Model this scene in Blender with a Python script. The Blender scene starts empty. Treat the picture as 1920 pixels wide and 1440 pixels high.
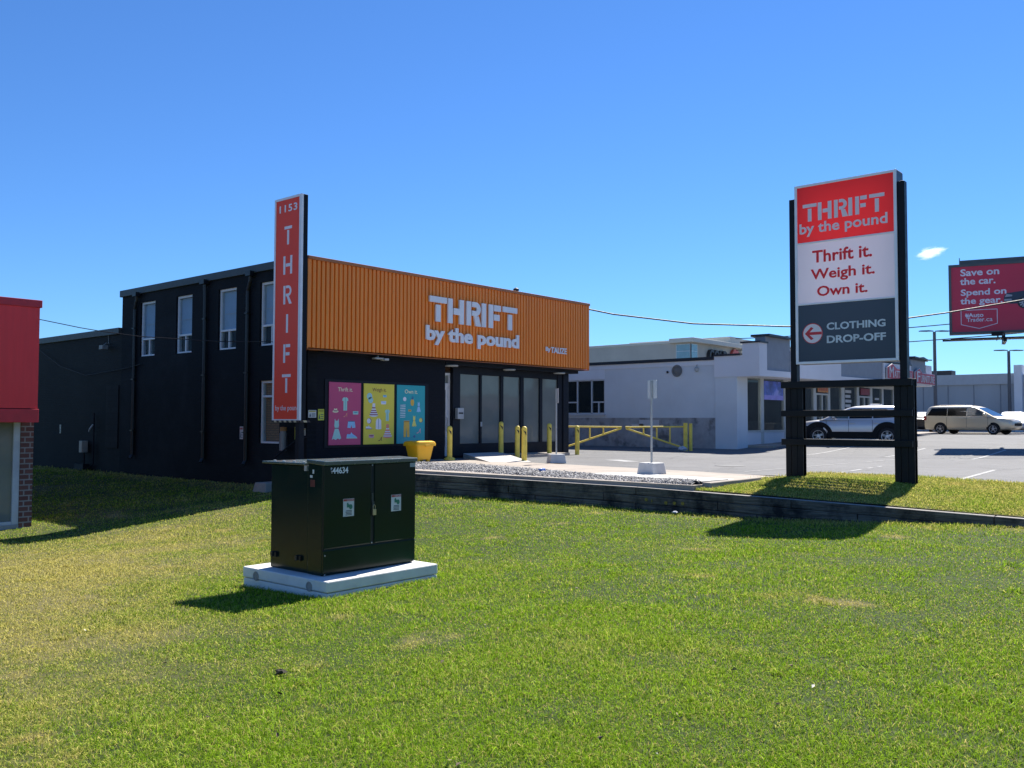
import bpy, math, random
import numpy as np
from mathutils import Vector, Matrix
random.seed(7)
R_ = math.radians
SC = bpy.context.scene
COL = SC.collection

# ---------------------------------------------------------------- camera, sky, sun, exposure
EYE = 1.75
YAW, PITCH, ROLL = 0.862352, 0.0415236, 0.0026040
_f = Vector((math.sin(YAW)*math.cos(PITCH), math.cos(YAW)*math.cos(PITCH), math.sin(PITCH)))
_r = Vector((math.cos(YAW), -math.sin(YAW), 0)); _u = _r.cross(_f)
_c, _s = math.cos(ROLL), math.sin(ROLL)
_r2 = _c*_r + _s*_u; _u2 = -_s*_r + _c*_u
cam = bpy.data.cameras.new('camera'); camo = bpy.data.objects.new('camera', cam); COL.objects.link(camo)
camo.matrix_world = Matrix(((_r2.x, _u2.x, -_f.x, 0), (_r2.y, _u2.y, -_f.y, 0), (_r2.z, _u2.z, -_f.z, EYE), (0, 0, 0, 1)))
cam.sensor_fit = 'HORIZONTAL'; cam.sensor_width = 36; cam.lens = 36*1683.8/1920
cam.clip_start = 0.05; cam.clip_end = 5000
SC.camera = camo

SUN_TO = Vector((0.885, 0.155, 1.0)).normalized()          # direction towards the sun
ELEV = math.asin(SUN_TO.z); AZ = math.atan2(SUN_TO.x, SUN_TO.y)
world = bpy.data.worlds.new('World'); SC.world = world; world.use_nodes = True
wn = world.node_tree; wn.nodes.clear()
sky = wn.nodes.new('ShaderNodeTexSky'); sky.sky_type = 'NISHITA'; sky.sun_disc = False
sky.sun_elevation = ELEV; sky.sun_rotation = AZ
sky.altitude = 100; sky.air_density = 1.0; sky.dust_density = 0.0; sky.ozone_density = 5.0
bg = wn.nodes.new('ShaderNodeBackground'); bg.inputs['Strength'].default_value = 0.072
wo = wn.nodes.new('ShaderNodeOutputWorld')
tn = wn.nodes.new('ShaderNodeMix'); tn.data_type = 'RGBA'; tn.blend_type = 'MULTIPLY'; tn.inputs[0].default_value = 1; tn.inputs[7].default_value = (.485, .77, 1.10, 1)   # a clear deep blue spring sky
wn.links.new(sky.outputs[0], tn.inputs[6]); wn.links.new(tn.outputs[2], bg.inputs[0]); wn.links.new(bg.outputs[0], wo.inputs[0])
sl = bpy.data.lights.new('sun', 'SUN'); sl.energy = 5.0; sl.angle = R_(0.5); sl.color = (1.0, 0.955, 0.88)
so = bpy.data.objects.new('sun', sl); COL.objects.link(so)
so.rotation_euler = SUN_TO.to_track_quat('Z', 'Y').to_euler(); so.location = (30, 10, 40)
SC.view_settings.view_transform = 'Standard'; SC.view_settings.look = 'None'
SC.view_settings.exposure = 0.97; SC.view_settings.gamma = 1.0
SC.cycles.max_bounces = 8; SC.cycles.volume_bounces = 6; SC.cycles.transparent_max_bounces = 16

# ---------------------------------------------------------------- materials
def _nodes(name):
    m = bpy.data.materials.new(name); m.use_nodes = True
    nt = m.node_tree; b = nt.nodes['Principled BSDF']
    return m, nt, b
def _n(nt, t, **kw):
    n = nt.nodes.new(t)
    for k, v in kw.items(): setattr(n, k, v)
    return n
def _mix(nt, fac, a, b, blend='MIX'):
    n = _n(nt, 'ShaderNodeMix', data_type='RGBA', blend_type=blend)
    for s, v in ((0, fac), (6, a), (7, b)):
        if isinstance(v, (int, float)): n.inputs[s].default_value = v
        elif isinstance(v, tuple): n.inputs[s].default_value = v if len(v) == 4 else (*v, 1)
        else: nt.links.new(v, n.inputs[s])
    return n.outputs[2]
def _ramp(nt, src, lo, hi):
    n = _n(nt, 'ShaderNodeMapRange'); n.clamp = True
    n.inputs[1].default_value = lo; n.inputs[2].default_value = hi
    nt.links.new(src, n.inputs[0]); return n.outputs[0]
def _noise(nt, vec, scale, detail=4, rough=.55, stretch=None):
    if stretch:
        mp = _n(nt, 'ShaderNodeMapping'); mp.inputs['Scale'].default_value = stretch
        nt.links.new(vec, mp.inputs[0]); vec = mp.outputs[0]
    n = _n(nt, 'ShaderNodeTexNoise'); n.inputs['Scale'].default_value = scale
    n.inputs['Detail'].default_value = detail; n.inputs['Roughness'].default_value = rough
    nt.links.new(vec, n.inputs['Vector']); return n.outputs['Fac']
def _oc(nt): return _n(nt, 'ShaderNodeTexCoord').outputs['Object']
def _bump(nt, b, h, strength=.3, dist=.01):
    n = _n(nt, 'ShaderNodeBump'); n.inputs['Strength'].default_value = strength; n.inputs['Distance'].default_value = dist
    nt.links.new(h, n.inputs['Height']); nt.links.new(n.outputs[0], b.inputs['Normal'])

MATS = {}
def mat(name, col, rough=.55, metal=0., spec=.5, var=.18, vscale=3., bump=0., bscale=40., coat=0., dirt=None, stretch=None):
    """painted / plain surface: base colour with worn variation and a fine bump"""
    if name in MATS: return MATS[name]
    m, nt, b = _nodes(name); oc = _oc(nt)
    b.inputs['Roughness'].default_value = rough; b.inputs['Metallic'].default_value = metal
    b.inputs['Specular IOR Level'].default_value = spec; b.inputs['Coat Weight'].default_value = coat
    c = tuple(col); dark = tuple(x*(1-var) for x in c); light = tuple(min(1, x*(1+var*.6)) for x in c)
    f = _ramp(nt, _noise(nt, oc, vscale, 5, .6, stretch), .3, .7)
    out = _mix(nt, f, dark, light)
    if dirt:
        dcol, dscale, lo, hi, amt = dirt
        d = _ramp(nt, _noise(nt, oc, dscale, 6, .65, stretch), lo, hi)
        mm = _n(nt, 'ShaderNodeMath', operation='MULTIPLY'); nt.links.new(d, mm.inputs[0]); mm.inputs[1].default_value = amt
        out = _mix(nt, mm.outputs[0], out, tuple(dcol))
    nt.links.new(out, b.inputs['Base Color'])
    rr = _ramp(nt, _noise(nt, oc, vscale*4, 4), .2, .8)
    ma = _n(nt, 'ShaderNodeMapRange'); ma.inputs[3].default_value = max(0, rough-.08); ma.inputs[4].default_value = min(1, rough+.08)
    nt.links.new(rr, ma.inputs[0]); nt.links.new(ma.outputs[0], b.inputs['Roughness'])
    if bump: _bump(nt, b, _noise(nt, oc, bscale, 3), bump, .01)
    MATS[name] = m; return m

def brick_mat(name, c1, c2, mortar, axis, bw=.2, bh=.067, ms=.01, rough=.7, bump=.6, dirt=None):
    if name in MATS: return MATS[name]
    m, nt, b = _nodes(name); oc = _oc(nt)
    sx = _n(nt, 'ShaderNodeSeparateXYZ'); nt.links.new(oc, sx.inputs[0])
    cx = _n(nt, 'ShaderNodeCombineXYZ'); nt.links.new(sx.outputs[{'x': 0, 'y': 1}[axis]], cx.inputs[0]); nt.links.new(sx.outputs[2], cx.inputs[1])
    br = _n(nt, 'ShaderNodeTexBrick'); nt.links.new(cx.outputs[0], br.inputs['Vector'])
    for k, v in (('Scale', 1), ('Mortar Size', ms), ('Mortar Smooth', .2), ('Brick Width', bw), ('Row Height', bh), ('Bias', 0)): br.inputs[k].default_value = v
    br.inputs['Color1'].default_value = (*c1, 1); br.inputs['Color2'].default_value = (*c2, 1); br.inputs['Mortar'].default_value = (*mortar, 1)
    out = br.outputs['Color']
    f = _ramp(nt, _noise(nt, oc, 1.3, 6, .65), .3, .75)
    out = _mix(nt, f, out, _mix(nt, .5, out, tuple(x*.55 for x in c1)))
    if dirt:
        dcol, dscale, lo, hi, amt = dirt
        d = _ramp(nt, _noise(nt, oc, dscale, 6, .65), lo, hi)
        mm = _n(nt, 'ShaderNodeMath', operation='MULTIPLY'); nt.links.new(d, mm.inputs[0]); mm.inputs[1].default_value = amt
        out = _mix(nt, mm.outputs[0], out, tuple(dcol))
    nt.links.new(out, b.inputs['Base Color']); b.inputs['Roughness'].default_value = rough; b.inputs['Specular IOR Level'].default_value = .22
    h = _n(nt, 'ShaderNodeMath', operation='MULTIPLY_ADD'); nt.links.new(_noise(nt, oc, 60, 3), h.inputs[0]); h.inputs[1].default_value = .35
    inv = _n(nt, 'ShaderNodeMath', operation='SUBTRACT'); inv.inputs[0].default_value = 1; nt.links.new(br.outputs['Fac'], inv.inputs[1])
    nt.links.new(inv.outputs[0], h.inputs[2]); _bump(nt, b, h.outputs[0], bump, .012)
    MATS[name] = m; return m

def glass_mat(name, tint, back, fac=.35, rough=.03):
    """window glass: partly see-through, partly a dark or filmed pane, with a real mirror coat"""
    if name in MATS: return MATS[name]
    m, nt, b = _nodes(name); oc = _oc(nt)
    f = _ramp(nt, _noise(nt, oc, 1.1, 3), .3, .7)
    nt.links.new(_mix(nt, f, tuple(x*.8 for x in back), back), b.inputs['Base Color'])
    b.inputs['Roughness'].default_value = rough; b.inputs['Specular IOR Level'].default_value = .6
    wv = _noise(nt, oc, 1.7, 2); _bump(nt, b, wv, .04, .05)
    t = _n(nt, 'ShaderNodeBsdfTransparent'); t.inputs[0].default_value = (*tint, 1)
    fr = _n(nt, 'ShaderNodeFresnel'); fr.inputs[0].default_value = 1.5
    mm = _n(nt, 'ShaderNodeMath', operation='MULTIPLY_ADD'); mm.inputs[1].default_value = 1-fac; mm.inputs[2].default_value = fac
    nt.links.new(fr.outputs[0], mm.inputs[0]); mm.use_clamp = True
    ge = _n(nt, 'ShaderNodeNewGeometry'); fr_ = _n(nt, 'ShaderNodeMath', operation='SUBTRACT'); fr_.inputs[0].default_value = 1; nt.links.new(ge.outputs['Backfacing'], fr_.inputs[1])
    m2 = _n(nt, 'ShaderNodeMath', operation='MULTIPLY'); nt.links.new(mm.outputs[0], m2.inputs[0]); nt.links.new(fr_.outputs[0], m2.inputs[1]); mm = m2
    ms = _n(nt, 'ShaderNodeMixShader'); nt.links.new(mm.outputs[0], ms.inputs[0]); nt.links.new(t.outputs[0], ms.inputs[1]); nt.links.new(b.outputs[0], ms.inputs[2])
    nt.links.new(ms.outputs[0], nt.nodes['Material Output'].inputs[0])
    MATS[name] = m; return m

def smoothcol(nt, x, lo, hi): return _ramp(nt, x, lo, hi)
def lawn_colour(nt, oc, extra=None):
    """lush green to straw: patches by position on the real ground"""
    sx = _n(nt, 'ShaderNodeSeparateXYZ'); nt.links.new(oc, sx.inputs[0])
    dt = _n(nt, 'ShaderNodeVectorMath', operation='DOT_PRODUCT'); nt.links.new(oc, dt.inputs[0]); dt.inputs[1].default_value = (-.75, .66, 0)
    side = _ramp(nt, dt.outputs['Value'], .3, 3.8)                      # 1 = the worn side of the lawn
    back = _ramp(nt, sx.outputs[1], 13.5, 20); bm = _n(nt, 'ShaderNodeMath', operation='MULTIPLY_ADD'); nt.links.new(back, bm.inputs[0]); bm.inputs[1].default_value = -.75; bm.inputs[2].default_value = 1   # greener in the dip between the buildings
    sm_ = _n(nt, 'ShaderNodeMath', operation='MULTIPLY'); nt.links.new(side, sm_.inputs[0]); nt.links.new(bm.outputs[0], sm_.inputs[1]); side = sm_.outputs[0]
    big = _noise(nt, oc, .45, 4, .6); mid = _noise(nt, oc, 1.9, 5, .65)
    a = _n(nt, 'ShaderNodeMath', operation='MULTIPLY_ADD'); nt.links.new(side, a.inputs[0]); a.inputs[1].default_value = .62; nt.links.new(big, a.inputs[2])
    a2 = _n(nt, 'ShaderNodeMath', operation='MULTIPLY_ADD'); nt.links.new(mid, a2.inputs[0]); a2.inputs[1].default_value = .55; nt.links.new(a.outputs[0], a2.inputs[2])
    if extra is not None:
        a3 = _n(nt, 'ShaderNodeMath', operation='MULTIPLY_ADD'); nt.links.new(extra, a3.inputs[0]); a3.inputs[1].default_value = .62; nt.links.new(a2.outputs[0], a3.inputs[2])
        # extra is 0..1 with mean .5 : keep the mean where it was
        a4 = _n(nt, 'ShaderNodeMath', operation='SUBTRACT'); nt.links.new(a3.outputs[0], a4.inputs[0]); a4.inputs[1].default_value = .31; dry = a4.outputs[0]
    else: dry = a2.outputs[0]
    # straw thatch along the foot of the timber wall
    w = _ramp(nt, sx.outputs[0], 13.3, 14.2)
    wm = _n(nt, 'ShaderNodeMath', operation='MULTIPLY_ADD'); nt.links.new(w, wm.inputs[0]); wm.inputs[1].default_value = .36; nt.links.new(dry, wm.inputs[2])
    w2 = _ramp(nt, sx.outputs[0], 14.4, 14.8); wm2 = _n(nt, 'ShaderNodeMath', operation='MULTIPLY_ADD'); nt.links.new(w2, wm2.inputs[0]); wm2.inputs[1].default_value = .05; nt.links.new(wm.outputs[0], wm2.inputs[2]); wm = wm2
    # bare and thatched spots
    spt = _ramp(nt, _noise(nt, oc, 1.15, 3, .5), .63, .74); wm3 = _n(nt, 'ShaderNodeMath', operation='MULTIPLY_ADD'); nt.links.new(spt, wm3.inputs[0]); wm3.inputs[1].default_value = .5; nt.links.new(wm.outputs[0], wm3.inputs[2]); wm = wm3
    return _ramp(nt, wm.outputs[0], .86, 1.36)
# ---------------------------------------------------------------- mesh helpers
class MB:
    def __init__(s): s.v = []; s.f = []; s.m = []; s.mi = 0
    def add(s, vs, fs, mi=None):
        o = len(s.v); s.v += [tuple(p) for p in vs]; s.f += [tuple(i+o for i in f) for f in fs]; s.m += [s.mi if mi is None else mi]*len(fs); return s
    def box(s, x0, y0, z0, x1, y1, z1, mi=None):
        if x0 > x1: x0, x1 = x1, x0
        if y0 > y1: y0, y1 = y1, y0
        if z0 > z1: z0, z1 = z1, z0
        return s.add([(x0,y0,z0),(x1,y0,z0),(x1,y1,z0),(x0,y1,z0),(x0,y0,z1),(x1,y0,z1),(x1,y1,z1),(x0,y1,z1)],
                     [(3,2,1,0),(4,5,6,7),(0,1,5,4),(1,2,6,5),(2,3,7,6),(3,0,4,7)], mi)
    def hexa(s, b, t, mi=None):
        """b, t: four corners each, counter-clockwise from above"""
        return s.add(list(b)+list(t), [(3,2,1,0),(4,5,6,7),(0,1,5,4),(1,2,6,5),(2,3,7,6),(3,0,4,7)], mi)
    def quad(s, *p, mi=None): return s.add(p, [tuple(range(len(p)))], mi)
    def prism(s, poly, o, ex, ey, depth, mi=None):
        """2-D polygon in the frame (o, ex, ey) pushed out along ex x ey by depth"""
        o, ex, ey = Vector(o), Vector(ex), Vector(ey); n = ex.cross(ey).normalized()*depth
        a = [o+ex*x+ey*y for x, y in poly]; k = len(a)
        ar = sum(poly[i][0]*poly[(i+1) % k][1]-poly[(i+1) % k][0]*poly[i][1] for i in range(k))
        if ar < 0: a.reverse()
        return s.add(a+[p+n for p in a], [tuple(reversed(range(k))), tuple(range(k, 2*k))]+[(i, (i+1) % k, (i+1) % k+k, i+k) for i in range(k)], mi)
    def cyl(s, p0, p1, r0, r1=None, n=14, mi=None, caps=True):
        r1 = r0 if r1 is None else r1; p0, p1 = Vector(p0), Vector(p1); d = (p1-p0).normalized()
        a = d.orthogonal().normalized(); b = d.cross(a)
        ring = lambda p, r: [p+(a*math.cos(2*math.pi*i/n)+b*math.sin(2*math.pi*i/n))*r for i in range(n)]
        fs = [(i, (i+1) % n, (i+1) % n+n, i+n) for i in range(n)]
        if caps: fs += [tuple(reversed(range(n))), tuple(range(n, 2*n))]
        return s.add(ring(p0, r0)+ring(p1, r1), fs, mi)
    def lathe(s, prof, c=(0,0,0), ax=(0,0,1), n=18, mi=None):
        c = Vector(c); d = Vector(ax).normalized(); a = d.orthogonal().normalized(); b = d.cross(a); vs = []; k = len(prof)
        for r, h in prof: vs += [c+d*h+(a*math.cos(2*math.pi*i/n)+b*math.sin(2*math.pi*i/n))*r for i in range(n)]
        fs = [(j*n+i, j*n+(i+1) % n, (j+1)*n+(i+1) % n, (j+1)*n+i) for j in range(k-1) for i in range(n)]
        fs += [tuple(reversed(range(n))), tuple(range((k-1)*n, k*n))]
        return s.add(vs, fs, mi)
    def tube(s, pts, r, n=8, mi=None):
        pts = [Vector(p) for p in pts]; vs = []; k = len(pts); up = None
        for i, p in enumerate(pts):
            d = (pts[min(i+1, k-1)]-pts[max(i-1, 0)]).normalized()
            a = d.orthogonal().normalized() if up is None else (up-d*up.dot(d)).normalized(); up = a; b = d.cross(a)
            rr = r[i] if isinstance(r, (list, tuple)) else r
            vs += [p+(a*math.cos(2*math.pi*j/n)+b*math.sin(2*math.pi*j/n))*rr for j in range(n)]
        fs = [(j*n+i, j*n+(i+1) % n, (j+1)*n+(i+1) % n, (j+1)*n+i) for j in range(k-1) for i in range(n)]
        fs += [tuple(reversed(range(n))), tuple(range((k-1)*n, k*n))]
        return s.add(vs, fs, mi)
    def loft(s, rings, mi=None, caps=True, closed=True):
        n = len(rings[0]); vs = [p for r in rings for p in r]; k = len(rings)
        m = n if closed else n-1
        fs = [(j*n+i, j*n+(i+1) % n, (j+1)*n+(i+1) % n, (j+1)*n+i) for j in range(k-1) for i in range(m)]
        if caps: fs += [tuple(reversed(range(n))), tuple(range((k-1)*n, k*n))]
        return s.add(vs, fs, mi)
    def build(s, name, mats, parent=None, bevel=0., smooth=False, seg=2):
        me = bpy.data.meshes.new(name); me.from_pydata(s.v, [], s.f)
        ms = mats if isinstance(mats, (list, tuple)) else [mats]
        for m in ms: me.materials.append(m)
        if len(ms) > 1:
            for p, i in zip(me.polygons, s.m): p.material_index = i
        if smooth:
            for p in me.polygons: p.use_smooth = True
        me.update()
        o = bpy.data.objects.new(name, me); COL.objects.link(o)
        if bevel:
            bv = o.modifiers.new('bevel', 'BEVEL'); bv.width = bevel; bv.segments = seg; bv.limit_method = 'ANGLE'; bv.angle_limit = R_(35)
            bv.harden_normals = False
        if smooth:
            try:
                me.set_sharp_from_angle(angle=R_(40))
            except Exception: pass
        if parent is not None: attach(o, parent)
        return o
def wloc(o):
    p = Vector((0,0,0)); q = o; M = Matrix.Identity(4)
    chain = []
    while q: chain.append(q); q = q.parent
    for q in reversed(chain): M = M @ q.matrix_parent_inverse @ Matrix.LocRotScale(q.location, q.rotation_euler, q.scale)
    return M
def attach(o, parent):
    o.parent = parent; o.matrix_parent_inverse = wloc(parent).inverted()
def tag(o, label=None, cat=None, group=None, kind=None):
    if label: o['label'] = label
    if cat: o['category'] = cat
    if group: o['group'] = group
    if kind: o['kind'] = kind
    return o
def empty(name, loc, label=None, cat=None, group=None):
    o = bpy.data.objects.new(name, None); o.empty_display_size = .2; o.location = loc; COL.objects.link(o)
    return tag(o, label, cat, group)
def copy_tree(o, parent=None):
    c = o.copy(); COL.objects.link(c)
    if parent is not None: c.parent = parent
    for ch in [x for x in bpy.data.objects if x.parent == o]: copy_tree(ch, c)
    return c
def text(name, s, o, ex, ey, mats, parent, w=None, h=None, depth=.004, bold=0., spacing=1.0, condense=None, merge=None):
    """lettering as real flat or raised geometry: lower-left corner o, along ex, up ey; fitted to width w (and height h of the inked box)"""
    cu = bpy.data.curves.new('t', 'FONT'); cu.body = s; cu.size = 1; cu.offset = bold; cu.space_character = spacing; cu.resolution_u = 3
    cu.extrude = .5
    ob = bpy.data.objects.new('t', cu); COL.objects.link(ob)
    dg = bpy.context.evaluated_depsgraph_get(); me = bpy.data.meshes.new_from_object(ob.evaluated_get(dg))
    bpy.data.objects.remove(ob); bpy.data.curves.remove(cu)
    vs = np.array([v.co[:] for v in me.vertices]); fs = [tuple(p.vertices) for p in me.polygons]; bpy.data.meshes.remove(me)
    lo, hi = vs.min(0), vs.max(0); sz = hi-lo
    if w is None: sxx = syy = h/sz[1]
    elif h is None: sxx = syy = w/sz[0]
    else: sxx, syy = w/sz[0], h/sz[1]
    o, ex, ey = Vector(o), Vector(ex).normalized(), Vector(ey).normalized(); n = ex.cross(ey)
    out = [o+ex*float((v[0]-lo[0])*sxx)+ey*float((v[1]-lo[1])*syy)+n*float((v[2]-lo[2])/max(sz[2], 1e-6)*depth) for v in vs]
    mb = merge if merge is not None else MB(); mb.add(out, fs)
    if merge is not None: return mb
    return mb.build(name, mats, parent)
def poly_circle(cx, cy, rx, ry=None, n=20, a0=0, a1=360):
    ry = ry or rx
    return [(cx+rx*math.cos(R_(a0+(a1-a0)*i/(n if a1-a0 == 360 else n-1))), cy+ry*math.sin(R_(a0+(a1-a0)*i/(n if a1-a0 == 360 else n-1)))) for i in range(n)]
X_, Y_, Z_ = (1,0,0), (0,1,0), (0,0,1)
NX, NY = (-1,0,0), (0,-1,0)

def sstep(t): t = np.clip(t, 0, 1); return t*t*(3-2*t)
def _hash(ix, iy): 
    h = (np.asarray(ix, np.int64)*374761393+np.asarray(iy, np.int64)*668265263) & 0x7fffffff
    h = ((h ^ (h >> 13))*1274126177) & 0x7fffffff
    return ((h ^ (h >> 16)) & 0xffff)/65535.
def vnoise(x, y):
    ix, iy = np.floor(x), np.floor(y); fx, fy = sstep(x-ix), sstep(y-iy)
    a, b, c, d = _hash(ix, iy), _hash(ix+1, iy), _hash(ix, iy+1), _hash(ix+1, iy+1)
    return (a*(1-fx)+b*fx)*(1-fy)+(c*(1-fx)+d*fx)*fy
# ---------------------------------------------------------------- heights of the real ground
WX = 14.45                                                   # face line of the timber wall
def walltop(y): return np.interp(y, [-6, 2.8, 5.0, 7.65, 9.9, 30], [.16, .386, .437, .49, .527, .53])
def lawn_z(x, y):
    x, y = np.asarray(x, float), np.asarray(y, float)
    street = .27*sstep((9-y)/7.0)
    rise = .09*sstep((x-8)/6)*sstep((20-y)/3)*sstep((y-5)/4)
    swale = -.52*sstep(np.clip((y-8)/11, 0, 1))*np.clip((14.6-x)/6.2, 0, 1.1)
    far = .35*sstep((y-24)/10)*np.clip((14.6-x)/6.2, 0, 1.)
    return street+rise+swale+far-.03*sstep((y-17)/3)+.02*(vnoise(x*.9, y*.9)-.5)
def lot_z(x, y):
    x = np.asarray(x, float); return .58+.30*sstep((x-31)/8)+.15*sstep((x-40)/15)+0*np.asarray(y)
BANK = [(14.62, 8.15), (15.5, 8.15), (17.2, 8.08), (19.3, 7.95), (19.75, 6.9), (19.25, 5.0), (18.9, 3.6), (18.4, 0), (17.9, -6), (14.62, -6)]
def bank_edge(y): return np.interp(y, [-6, 0, 3.6, 5.0, 6.9, 7.95, 8.2], [17.9, 18.4, 18.9, 19.25, 19.75, 19.3, 15.2])
def bank_z(x, y):
    x, y = np.asarray(x, float), np.asarray(y, float)
    e = bank_edge(y); t = np.clip((x-14.6)/np.maximum(e-14.6, .3), 0, 1)
    base = walltop(y)*(1-t)+.585*t+.012
    return base+.13*np.exp(-((x-17.2)/1.5)**2-((y-6.6)/1.7)**2)*sstep((8.2-y)/.8)+.015*(vnoise(x*2, y*2)-.5)
# ---------------------------------------------------------------- setting: ground sheets
def grid_obj(name, X, Y, Z, m, kind='structure', smooth=True):
    ny, nx = X.shape; vs = np.stack([X, Y, Z], -1).reshape(-1, 3)
    fs = [(j*nx+i, j*nx+i+1, (j+1)*nx+i+1, (j+1)*nx+i) for j in range(ny-1) for i in range(nx-1)]
    mb = MB(); mb.add(vs.tolist(), fs); o = mb.build(name, m, smooth=smooth); return tag(o, kind=kind)
# lawn soil and thatch
m, nt, b = _nodes('lawn_soil'); oc = _oc(nt)
lc = lawn_colour(nt, oc); fine = _noise(nt, oc, 70, 3, .7)
colr = _mix(nt, lc, (.034,.058,.008), (.20,.17,.07))
colr = _mix(nt, _ramp(nt, fine, .35, .7), _mix(nt, .55, colr, (.03, .035, .012)), colr)
nt.links.new(colr, b.inputs['Base Color']); b.inputs['Roughness'].default_value = .9; b.inputs['Specular IOR Level'].default_value = .2
_bump(nt, b, fine, .6, .02); M_SOIL = m
gx = np.concatenate([np.linspace(-40, 0, 25), np.arange(.3, 14.3, .3), [14.35, 14.46]]); gy = np.concatenate([np.linspace(-3.2, 26, 98), np.linspace(27, 80, 20)])
GX, GY = np.meshgrid(gx, gy); grid_obj('lawn', GX, GY, lawn_z(GX, GY), M_SOIL)
# raised grass bank beside the lot
bt = np.linspace(0, 1, 22); by = np.linspace(-6, 8.15, 48); BT, BY = np.meshgrid(bt, by); BX = 14.6+(bank_edge(BY)-14.6)*BT
BZ = bank_z(BX, BY); grid_obj('grass_bank', BX, BY, BZ, M_SOIL)
# asphalt lot
m, nt, b = _nodes('asphalt'); oc = _oc(nt)
n1 = _noise(nt, oc, .35, 5, .6); n2 = _noise(nt, oc, 2.2, 5, .65); n3 = _noise(nt, oc, 160, 2, .6)
c = _mix(nt, _ramp(nt, n1, .3, .7), (.160,.156,.154), (.215,.210,.206))
c = _mix(nt, _ramp(nt, n2, .35, .75), c, _mix(nt, .5, c, (.10, .10, .10)))
n4 = _noise(nt, oc, .75, 4, .6); oil = _ramp(nt, n4, .62, .74); om = _n(nt, 'ShaderNodeMath', operation='MULTIPLY'); nt.links.new(oil, om.inputs[0]); om.inputs[1].default_value = .55; c = _mix(nt, om.outputs[0], c, (.075,.073,.072))
c = _mix(nt, _ramp(nt, n3, .35, .65), _mix(nt, .4, c, (.08, .08, .08)), c)
vor = _n(nt, 'ShaderNodeTexVoronoi', feature='DISTANCE_TO_EDGE'); vor.inputs['Scale'].default_value = .17
wv = _n(nt, 'ShaderNodeVectorMath', operation='MULTIPLY_ADD'); nw = _n(nt, 'ShaderNodeTexNoise'); nw.inputs['Scale'].default_value = 1.1; nt.links.new(oc, nw.inputs['Vector'])
nt.links.new(nw.outputs['Color'], wv.inputs[0]); wv.inputs[1].default_value = (1.4, 1.4, 0); nt.links.new(oc, wv.inputs[2]); nt.links.new(wv.outputs[0], vor.inputs['Vector'])
cr = _n(nt, 'ShaderNodeMapRange'); cr.inputs[1].default_value = .002; cr.inputs[2].default_value = .006; cr.inputs[3].default_value = 1; cr.inputs[4].default_value = 0; nt.links.new(vor.outputs['Distance'], cr.inputs[0])
cm = _n(nt, 'ShaderNodeMath', operation='MULTIPLY'); nt.links.new(cr.outputs[0], cm.inputs[0]); cm.inputs[1].default_value = .6
c = _mix(nt, cm.outputs[0], c, (.07, .07, .07)); nt.links.new(c, b.inputs['Base Color']); b.inputs['Roughness'].default_value = .85; b.inputs['Specular IOR Level'].default_value = .3
_bump(nt, b, n3, .5, .006); M_ASPH = m
at_ = np.linspace(0, 1, 70)**1.8; ay = np.concatenate([np.linspace(-60, -6, 10), np.linspace(-5, 8.2, 45), np.linspace(8.25, 60, 40)])
AT, AY = np.meshgrid(at_, ay); E0 = np.where(AY < 8.22, bank_edge(AY)-.25, 18.7); AX = E0+(160-E0)*AT
grid_obj('parking_lot', AX, AY, lot_z(AX, AY), M_ASPH)
tag(MB().add([(-1500,-1500,-1.3),(1500,-1500,-1.3),(1500,1500,-1.3),(-1500,1500,-1.3)], [(0,1,2,3)]).build('ground', mat('far_ground', (.16,.15,.11), .95, var=.3, vscale=.05)), kind='structure')
# street behind the photographer
tag(MB().box(-120, -6.2, -.2, 160, -3.2, .17).build('pavement', mat('street_concrete', (.42,.40,.36), .85, bump=.3)), kind='structure')
tag(MB().box(-120, -21, -.4, 160, -6.2, .03).build('road', M_ASPH), kind='structure')
# concrete walk between gravel and asphalt, newer slab, ramp and landing
M_CONC = mat('walk_concrete', (.37,.315,.26), .88, var=.22, vscale=1.5, bump=.3, bscale=120, dirt=((.27,.235,.20), .8, .5, .75, .6))
M_NEWC = mat('new_concrete', (.56,.55,.53), .85, var=.1, vscale=2, bump=.2, bscale=120)
def slab(name, pts, z0, z1, m):
    mb = MB(); mb.hexa([(x,y,z0) for x,y in pts], [(x,y,z1) for x,y in pts]) if len(pts) == 4 else mb.prism(pts, (0,0,z0), X_, Y_, z1-z0)
    return tag(mb.build(name, m), kind='structure')
slab('concrete_walk', [(14.6,8.15),(17.2,8.12),(18.25,8.15),(18.75,10.2),(19.05,12.1),(19.6,16),(19.55,19.6),(14.6,19.6)], .40, .592, M_CONC)
slab('concrete_slab', [(15.25,8.2),(16.7,8.2),(17.2,11.3),(16.05,12.05)], .5, .597, M_NEWC)
mb = MB(); mb.hexa([(18.9,17.0,.5),(19.9,16.3,.5),(22.3,19.58,.5),(20.5,19.58,.5)], [(18.9,17.0,.597),(19.9,16.3,.597),(22.3,19.58,.74),(20.5,19.58,.74)])
tag(mb.build('concrete_ramp', mat('ramp_concrete', (.52,.49,.45), .85, var=.12, vscale=2, bump=.25, bscale=100), bevel=.01), kind='structure')
slab('concrete_landing', [(22.32,18.5),(24.9,18.7),(24.9,19.9),(22.32,19.9)], .5, .672, M_CONC)
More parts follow.
